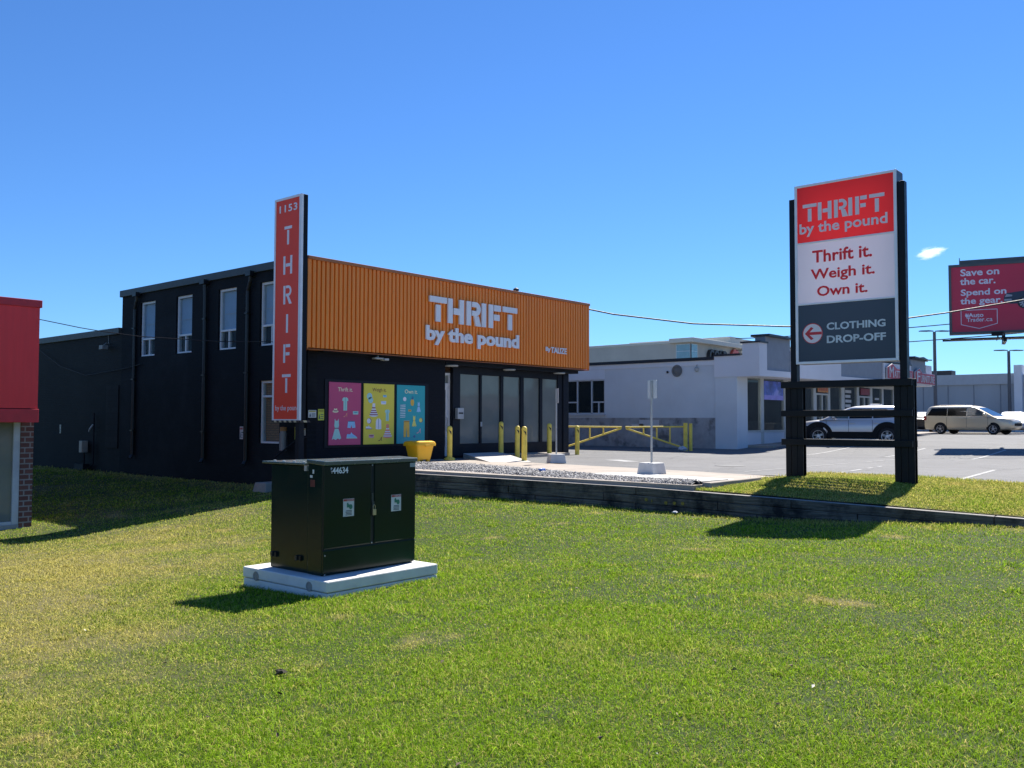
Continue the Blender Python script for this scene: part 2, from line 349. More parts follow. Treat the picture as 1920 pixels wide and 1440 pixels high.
# faded markings
M_LINE = mat('faded_line', (.34,.335,.325), .8, var=.3, vscale=6)
mb = MB()
def line(x0, y0, x1, y1, w=.1):
    d = Vector((x1-x0, y1-y0, 0)).normalized(); n = Vector((-d.y, d.x, 0))*w/2; k = 10; 
    for i in range(k):
        if random.random() < .08: continue
        a = Vector((x0, y0, 0)).lerp(Vector((x1, y1, 0)), i/k); c_ = Vector((x0, y0, 0)).lerp(Vector((x1, y1, 0)), (i+1)/k)
        q = [a-n, c_-n, c_+n, a+n]; mb.quad(*[(p.x, p.y, float(lot_z(p.x, p.y))+.006) for p in q])
for yy in (8.3, 5.6, 2.9, .2): line(19.6, yy-.6, 24.6, yy-.2)
for yy in (12.9, 10.2, 7.5, 4.8, 2.1): line(31.2, yy, 35.8, yy)
line(22.2, 14.4, 22.9, 15.6, .5); line(19.6, 9.6, 30, 9.2, .07)
tag(mb.build('road_markings', M_LINE), kind='structure')
tag(MB().lathe([(.38,0),(.40,.004),(.36,.008),(0.01,.008)], (22.0,11.2,.583), n=24).build('manhole_cover', mat('cast_iron', (.05,.05,.05), .6, var=.3, vscale=20, bump=.4, bscale=30)), 'dark round manhole cover set in the sunlit asphalt', 'manhole cover')
# gravel bed : a bumpy sheet of broken stone with loose stones on it
GP = [(14.6,8.25),(15.2,8.25),(15.95,11.9),(16.5,12.6),(16.6,17.4),(15.5,19.4),(14.6,19.4)]
def ginx(y): return np.interp(y, [8.2, 8.3, 11.9, 12.4, 14, 15.5, 16.8, 17.6, 19.0, 19.4], [15.1, 15.2, 15.95, 16.3, 16.85, 17.25, 17.6, 17.3, 16.2, 15.6])
def gravel_z(x, y):
    e = ginx(y); t = np.clip((e-x)/(e-14.6), 0, 1); return .6+.05*sstep(t*3)*sstep((1.05-t)*3)*(.4+vnoise(x*1.6, y*1.6))-.075*t**2
rt = np.linspace(0, 1, 14); ry = np.linspace(8.25, 19.4, 80); RT, RY = np.meshgrid(rt, ry); RX = 14.6+(ginx(RY)-14.6)*RT
M_GRAV = mat('gravel_dust', (.20,.19,.185), .95, var=.5, vscale=50, bump=.8, bscale=45)
grid_obj('gravel_bed', RX, RY, gravel_z(RX, RY), M_GRAV, smooth=False)
m, nt, b = _nodes('crushed_stone'); at2 = _n(nt, 'ShaderNodeAttribute', attribute_name='tint')
nt.links.new(_mix(nt, at2.outputs['Fac'], (.07,.068,.07), (.5,.48,.46)), b.inputs['Base Color']); b.inputs['Roughness'].default_value = .9; M_STONE = m
rg = np.random.default_rng(3)
def stones(name, P, S, m):
    base = np.array([(1,0,0),(-1,0,0),(0,1,0),(0,-1,0),(0,0,1),(0,0,-1)], float); tri = np.array([(0,2,4),(2,1,4),(1,3,4),(3,0,4),(2,0,5),(1,2,5),(3,1,5),(0,3,5)])
    N = len(P); j = base[None]*S[:, None, None]*rg.uniform(.55, 1.25, (N, 6, 1)); j[..., 2] *= .7; j += rg.normal(0, .22, j.shape)*S[:, None, None]
    a = rg.uniform(0, 6.283, N); ca, sa = np.cos(a)[:, None], np.sin(a)[:, None]
    x = j[..., 0]*ca-j[..., 1]*sa; y = j[..., 0]*sa+j[..., 1]*ca
    V = np.stack([x, y, j[..., 2]], -1)+P[:, None]; F = (tri[None]+(np.arange(N)*6)[:, None, None]).reshape(-1, 3)
    me = bpy.data.meshes.new(name); me.vertices.add(N*6); me.vertices.foreach_set('co', V.reshape(-1).astype(np.float32))
    me.loops.add(F.size); me.loops.foreach_set('vertex_index', F.reshape(-1).astype(np.int32)); me.polygons.add(len(F))
    me.polygons.foreach_set('loop_start', (np.arange(len(F))*3).astype(np.int32)); me.update(); me.validate()
    t = me.attributes.new('tint', 'FLOAT', 'FACE'); t.data.foreach_set('value', np.repeat(rg.beta(1.5, 1.6, N), 8).astype(np.float32))
    me.materials.append(m); o = bpy.data.objects.new(name, me); COL.objects.link(o); return tag(o, kind='stuff')
N = 21000; py_ = rg.uniform(8.3, 19.3, N); e_ = ginx(py_); px_ = 14.63+(e_-14.6+.12)*rg.beta(1, 1.05, N)
S_ = rg.uniform(.012, .034, N); stones('gravel', np.stack([px_, py_, gravel_z(px_, py_)+S_*.3], -1), S_, M_STONE)

# ---------------------------------------------------------------- timber retaining wall
wall = empty('timber_wall', (WX, 8, 0), 'long low wall of weathered dark timbers holding back the gravel and lot', 'retaining wall')
m, nt, b = _nodes('old_timber'); oc = _oc(nt)
g1 = _noise(nt, oc, 3, 6, .7, (6, .5, 14)); g2 = _noise(nt, oc, 1.6, 5, .7)
c = _mix(nt, _ramp(nt, g1, .3, .72), (.024,.021,.018), (.25,.215,.17))
c = _mix(nt, _ramp(nt, g2, .44, .62), c, (.010,.010,.011))
nt.links.new(c, b.inputs['Base Color']); b.inputs['Roughness'].default_value = .85; _bump(nt, b, g1, .6, .02); M_TIM = m
M_TTOP = mat('timber_top', (.30,.28,.25), .9, var=.4, vscale=5, bump=.5, bscale=30, stretch=(3, .5, 3))
for k in range(3):
    ys = [19.55]
    y = 19.55-(1.1, 2.2, .5)[k]
    while y > -6: ys.append(y); y -= 2.44 if k else 3.05
    ys.append(-6)
    for a, c_ in zip(ys[:-1], ys[1:]):
        off = -.012*k+random.uniform(-.006, .006)
        za, zc = walltop(a), walltop(c_); y0, y1 = c_+.006, a-.006
        top = lambda zz: zz-k*.152
        tm = MB(); xo = WX+off
        tm.hexa([(xo,y0,top(zc)-.146),(xo+.15,y0,top(zc)-.146),(xo+.15,y1,top(za)-.146),(xo,y1,top(za)-.146)],
                [(xo,y0,top(zc)),(xo+.15,y0,top(zc)),(xo+.15,y1,top(za)),(xo,y1,top(za))])
        if k == 0: tm.m[1] = 1
        tm.build('timber', [M_TIM, M_TTOP], wall, bevel=.012)
# yellow spray-painted utility marks on the timbers
mk = MB()
for q, (yy, zz) in enumerate(((9.05,.305),(8.93,.29),(8.63,.27),(8.45,.275),(8.28,.28))):
    mk.prism(poly_circle(0, 0, .035 if q != 1 else .012, .032, 12), (WX-.024, yy, zz-.01), NY, Z_, .006)
mk.build('paint_mark', mat('spray_yellow', (.30,.22,.03), .7, var=.5, vscale=40), wall)
dp = MB(); dp.cyl((15.0,8.25,.60),(15.9,8.16,.60),.055,n=14); dp.lathe([(.062,0),(.07,.01),(.07,.06),(.062,.07)], (14.86,8.26,.60),(1,-.1,0),14)
tag(dp.build('drain_pipe', mat('black_plastic', (.012,.012,.013), .5)), 'short black drain pipe end lying on the timber wall beside the gravel', 'drain pipe')
kb = MB(); kb.hexa([(14.95,8.0,.5),(17.0,7.95,.55),(17.0,8.14,.55),(14.95,8.2,.5)], [(14.97,8.02,.63),(17.0,7.97,.64),(17.0,8.12,.64),(14.97,8.18,.63)])
tag(kb.build('concrete_kerb', M_CONC, bevel=.015), kind='structure')
# ---------------------------------------------------------------- black thrift store
M_BB_S = brick_mat('black_brick_side', (.0045,.0062,.010), (.003,.0045,.0075), (.002,.003,.005), 'y', rough=.75, dirt=((.022,.026,.030), .45, .5, .8, .7))
M_BB_F = brick_mat('black_brick_front', (.006,.008,.014), (.005,.006,.011), (.003,.004,.007), 'x', rough=.7)
M_DARK = mat('dark_paint', (.006,.008,.014), .6, spec=.3, var=.25)
M_TRIM = mat('slate_trim', (.035,.045,.05), .5, var=.2)
M_WHT = mat('white_paint', (.72,.72,.72), .5, var=.12, vscale=6, dirt=((.35,.33,.3), 3, .55, .8, .5))
M_ORG = mat('orange_metal', (1.0,.27,.018), .38, var=.10, vscale=.9, spec=.5, dirt=((.55,.13,.02), 1.6, .52, .8, .35), stretch=(2.2,1,.18))
M_ORG2 = mat('rust_flashing', (.46,.15,.04), .45, var=.2)
M_BLIND = mat('window_blind', (.58,.70,.82), .8, var=.06)
M_GLS = glass_mat('sash_glass', (.86,.9,.92), (.03,.05,.07), .06)
XS, YF = 14.54, 19.6
bld = empty('thrift_store', (20.5, 24.8, .5), 'black painted brick store with ribbed orange fascia above glass front', 'store building')
# side wall with openings: list of windows (y0,y1,z0,z1)
WINS = [(27.75,28.73,3.86,5.66),(25.47,26.43,3.85,5.66),(23.03,23.99,3.84,5.65),(20.86,21.84,3.85,5.65),(20.84,21.80,1.12,2.87)]
def wall_x(mb, x0, x1, y0, y1, z0, z1, holes):
    ys = sorted({y0, y1, *[h[0] for h in holes], *[h[1] for h in holes]}); zs = sorted({z0, z1, *[h[2] for h in holes], *[h[3] for h in holes]})
    for i in range(len(ys)-1):
        run = None
        for j in range(len(zs)-1):
            cy, cz = (ys[i]+ys[i+1])/2, (zs[j]+zs[j+1])/2
            solid = not any(h[0] < cy < h[1] and h[2] < cz < h[3] for h in holes)
            if solid: run = zs[j] if run is None else run
            if (not solid or j == len(zs)-2) and run is not None:
                mb.box(x0, ys[i], run, x1, ys[i+1], zs[j+1] if solid else zs[j]); run = None
mb = MB(); wall_x(mb, XS, XS+.3, YF, 30, -.9, 5.95, WINS); mb.build('side_wall', M_BB_S, bld)
mb = MB(); mb.box(XS+.3, YF, .3, 19.7, YF+.3, 3.72); mb.box(19.4, YF+.3, .3, 19.7, 21.2, 3.72); mb.build('front_wall', M_BB_F, bld)
mb = MB(); mb.box(XS+.3, 19.95, 3.72, 26.4, 30, 5.9); mb.box(26.1, 20.3, .3, 26.4, 30, 3.72); mb.box(XS+.3, 29.7, -.5, 26.1, 30, 3.72); mb.box(15.6, 21.2, .3, 26.1, 21.4, 3.72); mb.build('inner_walls', M_DARK, bld)
mb = MB(); mb.box(XS-.07, YF+.02, 5.95, XS+.25, 30.08, 6.17); mb.box(XS+.25, YF+.4, 5.95, 26.5, 30.08, 6.05); mb.build('roof_edge', M_TRIM, bld, bevel=.01)
mb = MB()
for y in (29.0, 24.62, 22.36):
    pts = [(XS-.09,y-.18,5.93),(XS-.08,y-.14,5.72),(XS-.06,y,5.45),(XS-.06,y,.62),(XS-.13,y,.5)] if y != 24.62 else [(XS-.09,y,5.96),(XS-.07,y,5.6),(XS-.06,y,.62),(XS-.13,y,.5)]
    d = MB(); d.tube(pts, .055, 8); d.box(XS-.2, pts[0][1]-.12, 5.86, XS-.0, pts[0][1]+.12, 6.0); 
    for z in (1.4, 3.1, 4.8): d.box(XS-.125, y-.075, z, XS-.002, y+.075, z+.03)
    d.build('downspout', mat('black_metal', (.011,.012,.014), .4), bld, smooth=False)
M_BRK = brick_mat('tan_brick_seen', (.62,.36,.20), (.52,.30,.17), (.30,.22,.16), 'y', rough=.8)
for i, (y0, y1, z0, z1) in enumerate(WINS):
    f = MB(); t = .07; xi = XS+.06
    f.box(xi, y0, z0, xi+.12, y0+t, z1); f.box(xi, y1-t, z0, xi+.12, y1, z1); f.box(xi, y0+t, z1-t, xi+.12, y1-t, z1)
    f.box(xi-.03, y0+t, z0, xi+.12, y1-t, z0+.05)
    rail = z0+.54 if i < 4 else z0+1.28
    f.box(xi, y0+t, rail, xi+.1, y1-t, rail+.06)
    if i < 4: f.box(xi+.01, (y0+y1)/2-.03, z0+.05, xi+.1, (y0+y1)/2+.03, rail)
    w = f.build('window', M_WHT, bld, bevel=.006)
    MB().box(xi+.05, y0+t, z0+.05, xi+.06, y1-t, z1-t).build('pane', M_GLS, w)
    bz = rail+.06 if i < 4 else rail+.3
    MB().box(xi+.11, y0+t, bz, xi+.125, y1-t, z1-t).build('blind', M_BLIND if i < 4 else M_BRK, w)
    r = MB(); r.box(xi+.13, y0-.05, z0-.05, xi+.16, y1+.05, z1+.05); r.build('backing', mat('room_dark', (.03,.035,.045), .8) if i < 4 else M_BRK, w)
    if i < 4:
        s = MB(); yb = y0+t+.05; s.box(xi+.075, yb, z1-.75, xi+.085, y1-t-.05, z1-.73); s.build('blind_rail', M_WHT, w)
# bricked-up patch and annex behind
mb = MB(); mb.box(XS, 30, -.9, XS+.3, 48, 4.70); mb.box(XS+.3, 30, .3, 26, 30.3, 4.6); mb.build('rear_wing', brick_mat('annex_brick', (.009,.010,.011), (.006,.007,.008), (.005,.005,.006), 'y', rough=.7, dirt=((.026,.027,.026), .35, .45, .8, .6)), bld)
mb = MB(); mb.box(XS-.03, 30.12, .80, XS-.002, 31.0, 2.95); mb.build('blocked_opening', brick_mat('patch_brick', (.030,.032,.031), (.022,.024,.024), (.018,.019,.019), 'y', bw=.4, bh=.2, rough=.8), bld)
mb = MB(); mb.box(XS-.07, 30.1, 4.70, XS+.3, 48, 4.92); mb.box(XS+.3, 30.1, 4.6, 26, 48, 4.72); mb.build('wing_roof_edge', M_TRIM, bld, bevel=.01)
# orange fascia: ribbed sheet, caps
FX0, FX1, FY, FZ0, FZ1 = 14.28, 26.87, 19.30, 3.64, 6.0
mb = MB(); prof = []; x = FX0+.03; p = .147
while x+p < FX1-.03: prof += [(x,0),(x+p*.64,0),(x+p*.70,.055),(x+p*.93,.055)]; x += p
prof.append((FX1-.03, 0))
ring = lambda z: [(a, FY+d, z) for a, d in prof]
mb.loft([ring(FZ0+.035), ring(FZ1)], caps=False, closed=False); mb.f = [tuple(reversed(q)) for q in mb.f]
mb.box(FX0, FY+.075, FZ0+.03, FX1, FY+.29, FZ1); mb.box(FX0, FY-.012, FZ0, FX0+.03, FY+.06, FZ1); mb.box(FX1-.03, FY-.012, FZ0, FX1, FY+.06, FZ1)
mb.build('ribbed_fascia', M_ORG, bld)
mb = MB(); mb.box(FX0-.01, FY-.045, FZ1, FX1+.02, FY+.62, FZ1+.09); mb.box(FX0, FY-.02, FZ0-.02, FX1+.005, FY+.29, FZ0+.0); mb.build('fascia_flashing', M_ORG2, bld, bevel=.008)
mb = MB(); mb.box(XS+.3, FY+.02, 3.60, 26.6, 19.94, 3.62); mb.box(19.72, FY+.29, 3.5, 26.6, 19.94, 3.598); mb.build('soffit', M_DARK, bld)
# storefront glazing on y=19.95
SG = 19.95; M_SG = glass_mat('filmed_glass', (.5,.52,.5), (.36,.385,.35), .58, .05)
mb = MB(); mb.box(20.39, SG-.02, .62, 20.72, SG+.12, 3.6)
panes = [(20.72,21.645),(21.735,22.665),(22.81,23.705),(23.88,24.765),(24.915,25.815)]
mb.box(20.72, SG, 3.26, 25.82, SG+.1, 3.6); mb.box(20.72, SG-.01, .62, 25.82, SG+.1, 1.03)
for a, c_ in zip(panes[:-1], panes[1:]): mb.box(a[1], SG-.03, 1.03, c_[0], SG+.1, 3.26)
mb.box(25.815, SG-.02, .62, 26.1, SG+.12, 3.6); mb.box(26.1, SG-.06, .3, 26.42, SG+.34, 3.6)
mb.build('storefront_frame', M_DARK, bld, bevel=.006)
for a, c_ in panes: MB().box(a, SG+.03, 1.03, c_, SG+.045, 3.26).build('storefront_pane', M_SG, bld)
mb = MB(); mb.box(20.4, 20.7, .6, 26.1, 20.72, 3.5); mb.build('inside_partition', mat('inside_wall', (.55,.56,.52), .8, var=.45, vscale=.8), bld)
mb = MB(); mb.box(20.8, 20.66, 2.28, 23.6, 20.69, 2.36); mb.box(23.0, 20.64, 1.3, 23.3, 20.69, 2.0); mb.box(25.0, 20.64, 1.9, 25.5, 20.69, 2.15); mb.build('pale_reflection', mat('reflection_white', (.85,.83,.8), .6), bld)  # added pale shapes behind the panes, in place of street reflections
mb = MB(); mb.box(21.1, 20.62, 2.38, 22.3, 20.66, 2.46); mb.box(24.0, 20.62, 2.3, 25.2, 20.66, 2.42); mb.build('red_reflection', mat('reflection_red', (.5,.05,.05), .6), bld)  # added red bars that stand in for the red stripe mirrored in the glass
mb = MB(); mb.box(22.9, 20.3, 1.0, 23.6, 20.6, 2.3); mb.box(24.9, 20.35, .9, 25.7, 20.6, 2.0); mb.box(21.0, 20.3, .7, 22.4, 20.6, 1.7); mb.build('inside_counter', mat('inside_grey', (.22,.2,.19), .7), bld)
# white entrance door in its recess
d = MB(); dy = 20.06; d.box(19.705, dy, .64, 19.78, dy+.1, 3.28); d.box(20.31, dy, .64, 20.385, dy+.1, 3.28); d.box(19.78, dy, 3.2, 20.31, dy+.1, 3.28); d.box(19.78, dy, 2.86, 20.31, dy+.1, 2.95)
d.box(19.78, dy+.02, .64, 19.86, dy+.07, 2.86); d.box(20.21, dy+.02, .64, 20.31, dy+.07, 2.86); d.box(19.86, dy+.02, .64, 20.21, dy+.07, .95); d.box(19.86, dy+.02, 2.74, 20.21, dy+.07, 2.86)
dr = d.build('door', M_WHT, bld, bevel=.005); MB().box(19.86, dy+.04, .95, 20.21, dy+.05, 2.74).build('pane', M_SG, dr); MB().box(19.78, dy+.04, 2.95, 20.31, dy+.05, 3.2).build('pane', M_SG, dr)
h = MB(); h.tube([(20.26,dy+.02,1.85),(20.26,dy-.03,1.85),(20.26,dy-.03,1.45),(20.26,dy+.02,1.45)], .014, 8); h.build('handle', mat('steel', (.5,.5,.5), .3, metal=1), dr)
# soffit and wall lights, roof vents
M_LAMP = mat('lamp_housing', (.45,.45,.43), .5)
for x in (20.0, 22.75, 25.5): MB().lathe([(.2,0),(.22,.02),(.2,.05),(.02,.055)], (x, 19.62, 3.5), (0,0,-1), 20).build('soffit_light', M_LAMP, bld)
mb = MB(); mb.box(16.68, 19.36, 3.50, 17.0, 19.52, 3.545); mb.box(16.98, 19.3, 3.47, 17.14, 19.5, 3.53); mb.cyl((16.84,19.45,3.545),(16.84,19.45,3.6),.03); mb.build('flood_light', M_LAMP, bld, bevel=.01)
mb = MB(); mb.box(XS-.3, 30.78, 4.2, XS-.1, 31.04, 4.34); mb.tube([(XS,30.9,4.4),(XS-.12,30.9,4.42),(XS-.2,30.9,4.34)], .02, 6); mb.tube([(XS,30.95,4.42),(XS-.02,30.95,4.75),(XS-.02,30.85,4.9)], .012, 6); mb.build('side_flood_light', mat('lamp_grey', (.25,.24,.22), .5), bld, bevel=.015)
mb = MB(); mb.cyl((25.9,22,6.0),(25.9,22,6.76),.05); mb.lathe([(.05,0),(.11,.03),(.11,.1),(.03,.15)], (25.9,22,6.68)); mb.cyl((26.05,22.3,6.0),(26.05,22.3,6.5),.05); mb.box(26.0,22.1,6.0,26.3,22.5,6.48); mb.build('roof_vent', mat('vent_metal', (.03,.03,.035), .6), bld)
# raised letters on the fascia
M_LET = mat('letter_face', (.84,.83,.84), .4, var=.05)
sg = empty('fascia_sign', (20.7, 19.25, 4.0), 'pale raised store name letters THRIFT by the pound on the orange ribs', 'sign letters')
def stroke_word(mb, x0, z0, sx, h, letters, y, depth, ex=X_, org=None):
    """THRIFT in the cut stencil capitals of the sign: each glyph is bars on a 0..1 square given as (glyph, x offset, width)"""
    o = org
    def bar(a, c_, e, g): mb.prism([(a,c_),(e,c_),(e,g),(a,g)], o, ex, Z_, depth)
    for ch, a, w in letters:
        t = .212*sx
        if ch == 'T': bar(a, h-t*.92, a+w, h); bar(a+w/2-t/2, 0, a+w/2+t/2, h-t*.92-.07*sx)
        elif ch == 'I': bar(a+w/2-t/2, 0, a+w/2+t/2, h)
        elif ch == 'H': bar(a, 0, a+t, h); bar(a+w-t, 0, a+w, h); bar(a+t+.055*sx, h/2-t/2, a+w-t, h/2+t/2)
        elif ch == 'F': bar(a, 0, a+t, h); bar(a+t+.055*sx, h-t, a+w, h); bar(a+t+.055*sx, h/2-t*.62, a+w-.06*sx, h/2+t*.38)
        elif ch == 'R':
            bar(a, 0, a+t, h); q = a+t+.055*sx; r = h*.29; cx = a+w-r
            out = [(q, h)]+poly_circle(cx, h-r, r, r, 12, 90, -90)+[(q, h-2*r)]
            inn = [(q, h-2*r+t*.82)]+poly_circle(cx, h-r, r-t*.86, r-t*.82, 12, -90, 90)+[(q, h-t*.82)]
            k = len(out)
            for i in range(k-1):   # the bowl as a strip of quads between its outer and inner edge
                p0, p1, q1, q0 = out[i], out[i+1], inn[k-2-i], inn[k-1-i]
                mb.prism([p0, p1, q1, q0], o, ex, Z_, depth)
            mb.prism([(q+.1*sx, h-2*r-.0), (q+.1*sx+t*1.1, h-2*r), (a+w+.02, 0), (a+w-t*1.15, 0)], o, ex, Z_, depth)
L = MB(); lx = 18.66
stroke_word(L, 0, 0, .92, .755, [('T',0,.72),('H',.78,.70),('R',1.60,.64),('I',2.27,.27),('F',2.64,.57),('T',3.32,.72)], 0, .06, X_, (lx, FY-.02, 4.745))
L.build('lettering', M_LET, sg)
text('lettering', 'by the pound', (18.53, FY-.02, 4.035), X_, Z_, M_LET, sg, w=4.28, h=.575, depth=.05, bold=.04)
text('lettering', 'By', (24.27, FY-.02, 4.14), X_, Z_, M_LET, sg, w=.26, h=.19, depth=.03, bold=.03)
text('lettering', 'TALIZE', (24.56, FY-.02, 4.135), X_, Z_, M_LET, sg, w=.90, h=.205, depth=.03, bold=.02)

# ---------------------------------------------------------------- the upright red sign on the corner
vs_ = empty('vertical_sign', (14.1, 19.78, 1.76), 'tall narrow red sign numbered 1153 standing up the corner of the black store', 'sign')
VX0, VX1, VY0, VY1, VZ0, VZ1 = 14.0, 14.19, 19.19, 20.375, 1.76, 7.655
M_RED = mat('sign_red', (1.0,.075,.035), .45, spec=.25, var=.05, vscale=1); M_SFR = mat('sign_frame', (.84,.84,.87), .4, var=.08); M_SLET = mat('sign_white', (.88,.84,.86), .45, var=.04)
MB().box(VX0+.01, VY0, VZ0, VX1, VY1, VZ1).build('case', mat('sign_case', (.004,.006,.010), .5, spec=.2), vs_, bevel=.008)
f = MB(); t = .06
f.box(VX0-.02, VY0-.004, VZ0, VX0+.045, VY0+t+.03, VZ1); f.box(VX0-.02, VY1-t, VZ0, VX0+.03, VY1+.004, VZ1); f.box(VX0-.02, VY0+t+.03, VZ1-t, VX0+.03, VY1-t, VZ1+.004); f.box(VX0-.02, VY0+t+.03, VZ0, VX0+.03, VY1-t, VZ0+.03)
f.build('frame', M_SFR, vs_)
MB().box(VX0-.004, VY0+t+.03, VZ0+.03, VX0+.009, VY1-t, VZ1-t).build('face', M_RED, vs_)
xf = VX0-.004
text('lettering', '1153', (xf, 20.17, 7.265), NY, Z_, M_SLET, vs_, w=.78, h=.197, depth=.004, bold=.02, spacing=1.15)
for ch, w, z in (('T',.33,6.46),('H',.385,5.66),('R',.35,4.86),('I',.12,4.09),('F',.295,3.29),('T',.38,2.49)):
    L = MB(); stroke_word(L, 0, 0, .395, .488, [(ch, 0, w)], 0, .004, NY, (xf, 19.775+w/2, 1.75+(z-1.75)*.986)); L.build('lettering', M_SLET, vs_)
text('lettering', 'by the pound', (xf, 20.245, 1.977), NY, Z_, M_SLET, vs_, w=1.015, h=.178, depth=.004)
hz = MB(); hz2 = MB(); 
for i in range(11):
    y = VY1-.02-i*.108; (hz if i % 2 else hz2).prism([(0,0),(.108,0),(.078,.05),(-.03,.05)], (VX0-.021, y, VZ0-.052), NY, Z_, .01)
for i in range(3): (hz if i % 2 else hz2).prism([(0,0),(.105,0),(.075,.05),(-.03,.05)], (VX0+.02+i*.105, VY0-.01, VZ0-.052), X_, Z_, .01)
hz.build('hazard_edge', mat('hazard_cream', (.62,.5,.3), .5), vs_); hz2.build('hazard_edge', mat('hazard_dark', (.05,.03,.025), .5), vs_)
p = MB(); p.box(VX0+.03, VY0+.06, -.3, VX1, VY0+.22, VZ0); p.build('post', M_DARK, vs_)
p = MB(); p.tube([(14.3,20.7,.75),(14.3,19.6,1.3),(14.5,19.55,1.32)], .02, 6); p.build('brace', M_DARK, vs_)
for yq in (19.7, 20.2):
    for zq in (2.2, 3.6, 5.2): p = MB(); p.box(VX1, yq, zq, 14.54, yq+.06, zq+.06); p.build('bracket', M_DARK, vs_)
vt = MB(); vt.cyl((14.4,20.45,.95),(14.4,20.45,1.42),.1,n=14); vt.cyl((14.4,20.45,1.42),(14.4,20.45,1.47),.085,n=14); vt.m = [0]*16+[0]*16
vp = vt.build('vent_pipe', mat('galvanised', (.20,.20,.21), .45, metal=.4)); tag(vp, 'grey cylinder with orange cap fixed to the wall under the tall sign', 'pipe')
q = MB(); q.cyl((14.4,20.45,1.47),(14.4,20.45,1.58),.092,n=14); q.build('cap', mat('rust_cap', (.33,.15,.05), .6), vp)
# warning plates round the corner
def plate(name, x, y, z, ex, w, h, col, label, lines, head):
    n = Vector(ex).cross(Vector(Z_)); o = Vector((x, y, z))
    r = MB(); r.prism([(0,0),(w,0),(w,h),(0,h)], o, ex, Z_, .006)
    t_ = tag(r.build(name, mat('plate_'+name+str(col), col, .5, var=.05)), label, 'sign')
    a = MB(); a.prism([(.08*w,h*.76),(.92*w,h*.76),(.92*w,h*.92),(.08*w,h*.92)], o+n*.006, ex, Z_, .002); a.build('heading_bar', mat('plate_head'+str(head), head, .5), t_)
    l = MB()
    for k in range(lines): l.prism([(.42*w,h*(.12+.55*k/lines)),(.9*w,h*(.12+.55*k/lines)),(.9*w,h*(.18+.55*k/lines)),(.42*w,h*(.18+.55*k/lines))], o+n*.006, ex, Z_, .002)
    l.prism([(.1*w,.12*h),(.36*w,.12*h),(.23*w,.6*h)], o+n*.006, ex, Z_, .002)
    l.build('pictogram', mat('plate_ink', (.05,.09,.12), .6), t_); return t_
plate('warning_sign', 14.575, YF-.001, 1.835, X_, .255, .20, (.68,.68,.62), 'small white caution plate on the black front wall beside a yellow plate', 4, (.5,.42,.05))
plate('warning_sign', 14.89, YF-.001, 1.765, X_, .20, .30, (.60,.62,.06), 'small upright yellow caution plate on the black front wall by the pink poster', 3, (.35,.33,.03))
plate('warning_sign', 14.54-.001, 19.82, 1.36, NY, .17, .19, (.62,.58,.5), 'small off-white caution plate low under the tall red sign', 3, (.45,.33,.05))
plate('warning_sign', 14.54-.001, 20.13, 1.25, NY, .17, .33, (.45,.45,.05), 'small upright yellow caution plate under the tall red sign', 3, (.2,.18,.02))
plate('notice_sign', 14.54-.001, 22.75, 1.22, NY, .17, .36, (.55,.48,.47), 'small pale notice on the black side wall between downspout and lower window', 3, (.4,.08,.07))
plate('notice_sign', 14.54-.001, 34.74, 1.26, NY, .12, .32, (.55,.52,.42), 'tiny cream plate on the far black rear wall', 2, (.4,.38,.3))
# mailbox by the entrance
mbx = MB(); mbx.box(20.48, 19.80, 1.82, 20.76, 19.925, 2.17); mx = tag(mbx.build('mailbox', mat('mail_grey', (.48,.48,.47), .45), bevel=.012), 'pale grey metal mailbox beside the glass store front', 'mailbox')
MB().box(20.52, 19.795, 1.98, 20.72, 19.80, 2.03).build('slot', mat('slot_black', (.02,.02,.02), .5), mx)
for zz, yy in ((1.33, 19.8),): 
    k = MB(); k.box(21.66, 19.895, 1.58, 21.73, 19.92, 1.73); tag(k.build('keypad', mat('mail_grey', (.48,.48,.47), .45), bevel=.006), 'little grey keypad on the dark mullion of the store front', 'keypad')
# gas meter on the rear wing
gm = empty('utility_meter', (14.3, 32.4, -.3), 'beige meter box with dark pipes at the foot of the black rear wall', 'meter')
a = MB(); a.box(14.28, 32.28, .60, 14.5, 32.52, 1.02); a.build('meter_box', mat('meter_beige', (.42,.38,.30), .5), gm, bevel=.02)
a = MB(); a.tube([(14.4,32.35,.6),(14.4,32.35,-.4)], .035, 8); a.tube([(14.45,31.75,2.0),(14.45,31.75,.2),(14.4,32.2,.0)], .03, 8); a.box(14.3, 32.2, -.5, 14.5, 32.9, .2); a.build('pipe', M_DARK, gm)
a = MB(); a.tube([(14.42,31.75,1.6),(14.36,31.85,1.45),(14.38,31.95,1.36)], .03, 6); a.build('sleeve', mat('pale_plastic', (.5,.5,.48), .6), gm)
st_ = MB(); st_.hexa([(13.55,20.0,-.15),(14.5,20.0,-.15),(14.5,20.6,-.15),(13.55,20.6,-.15)],[(13.6,20.05,.13),(14.5,20.05,.13),(14.5,20.55,.13),(13.6,20.55,.13)]); tag(st_.build('concrete_step', M_CONC, bevel=.02), 'low concrete step at the foot of the black side wall behind the cabinet', 'step')

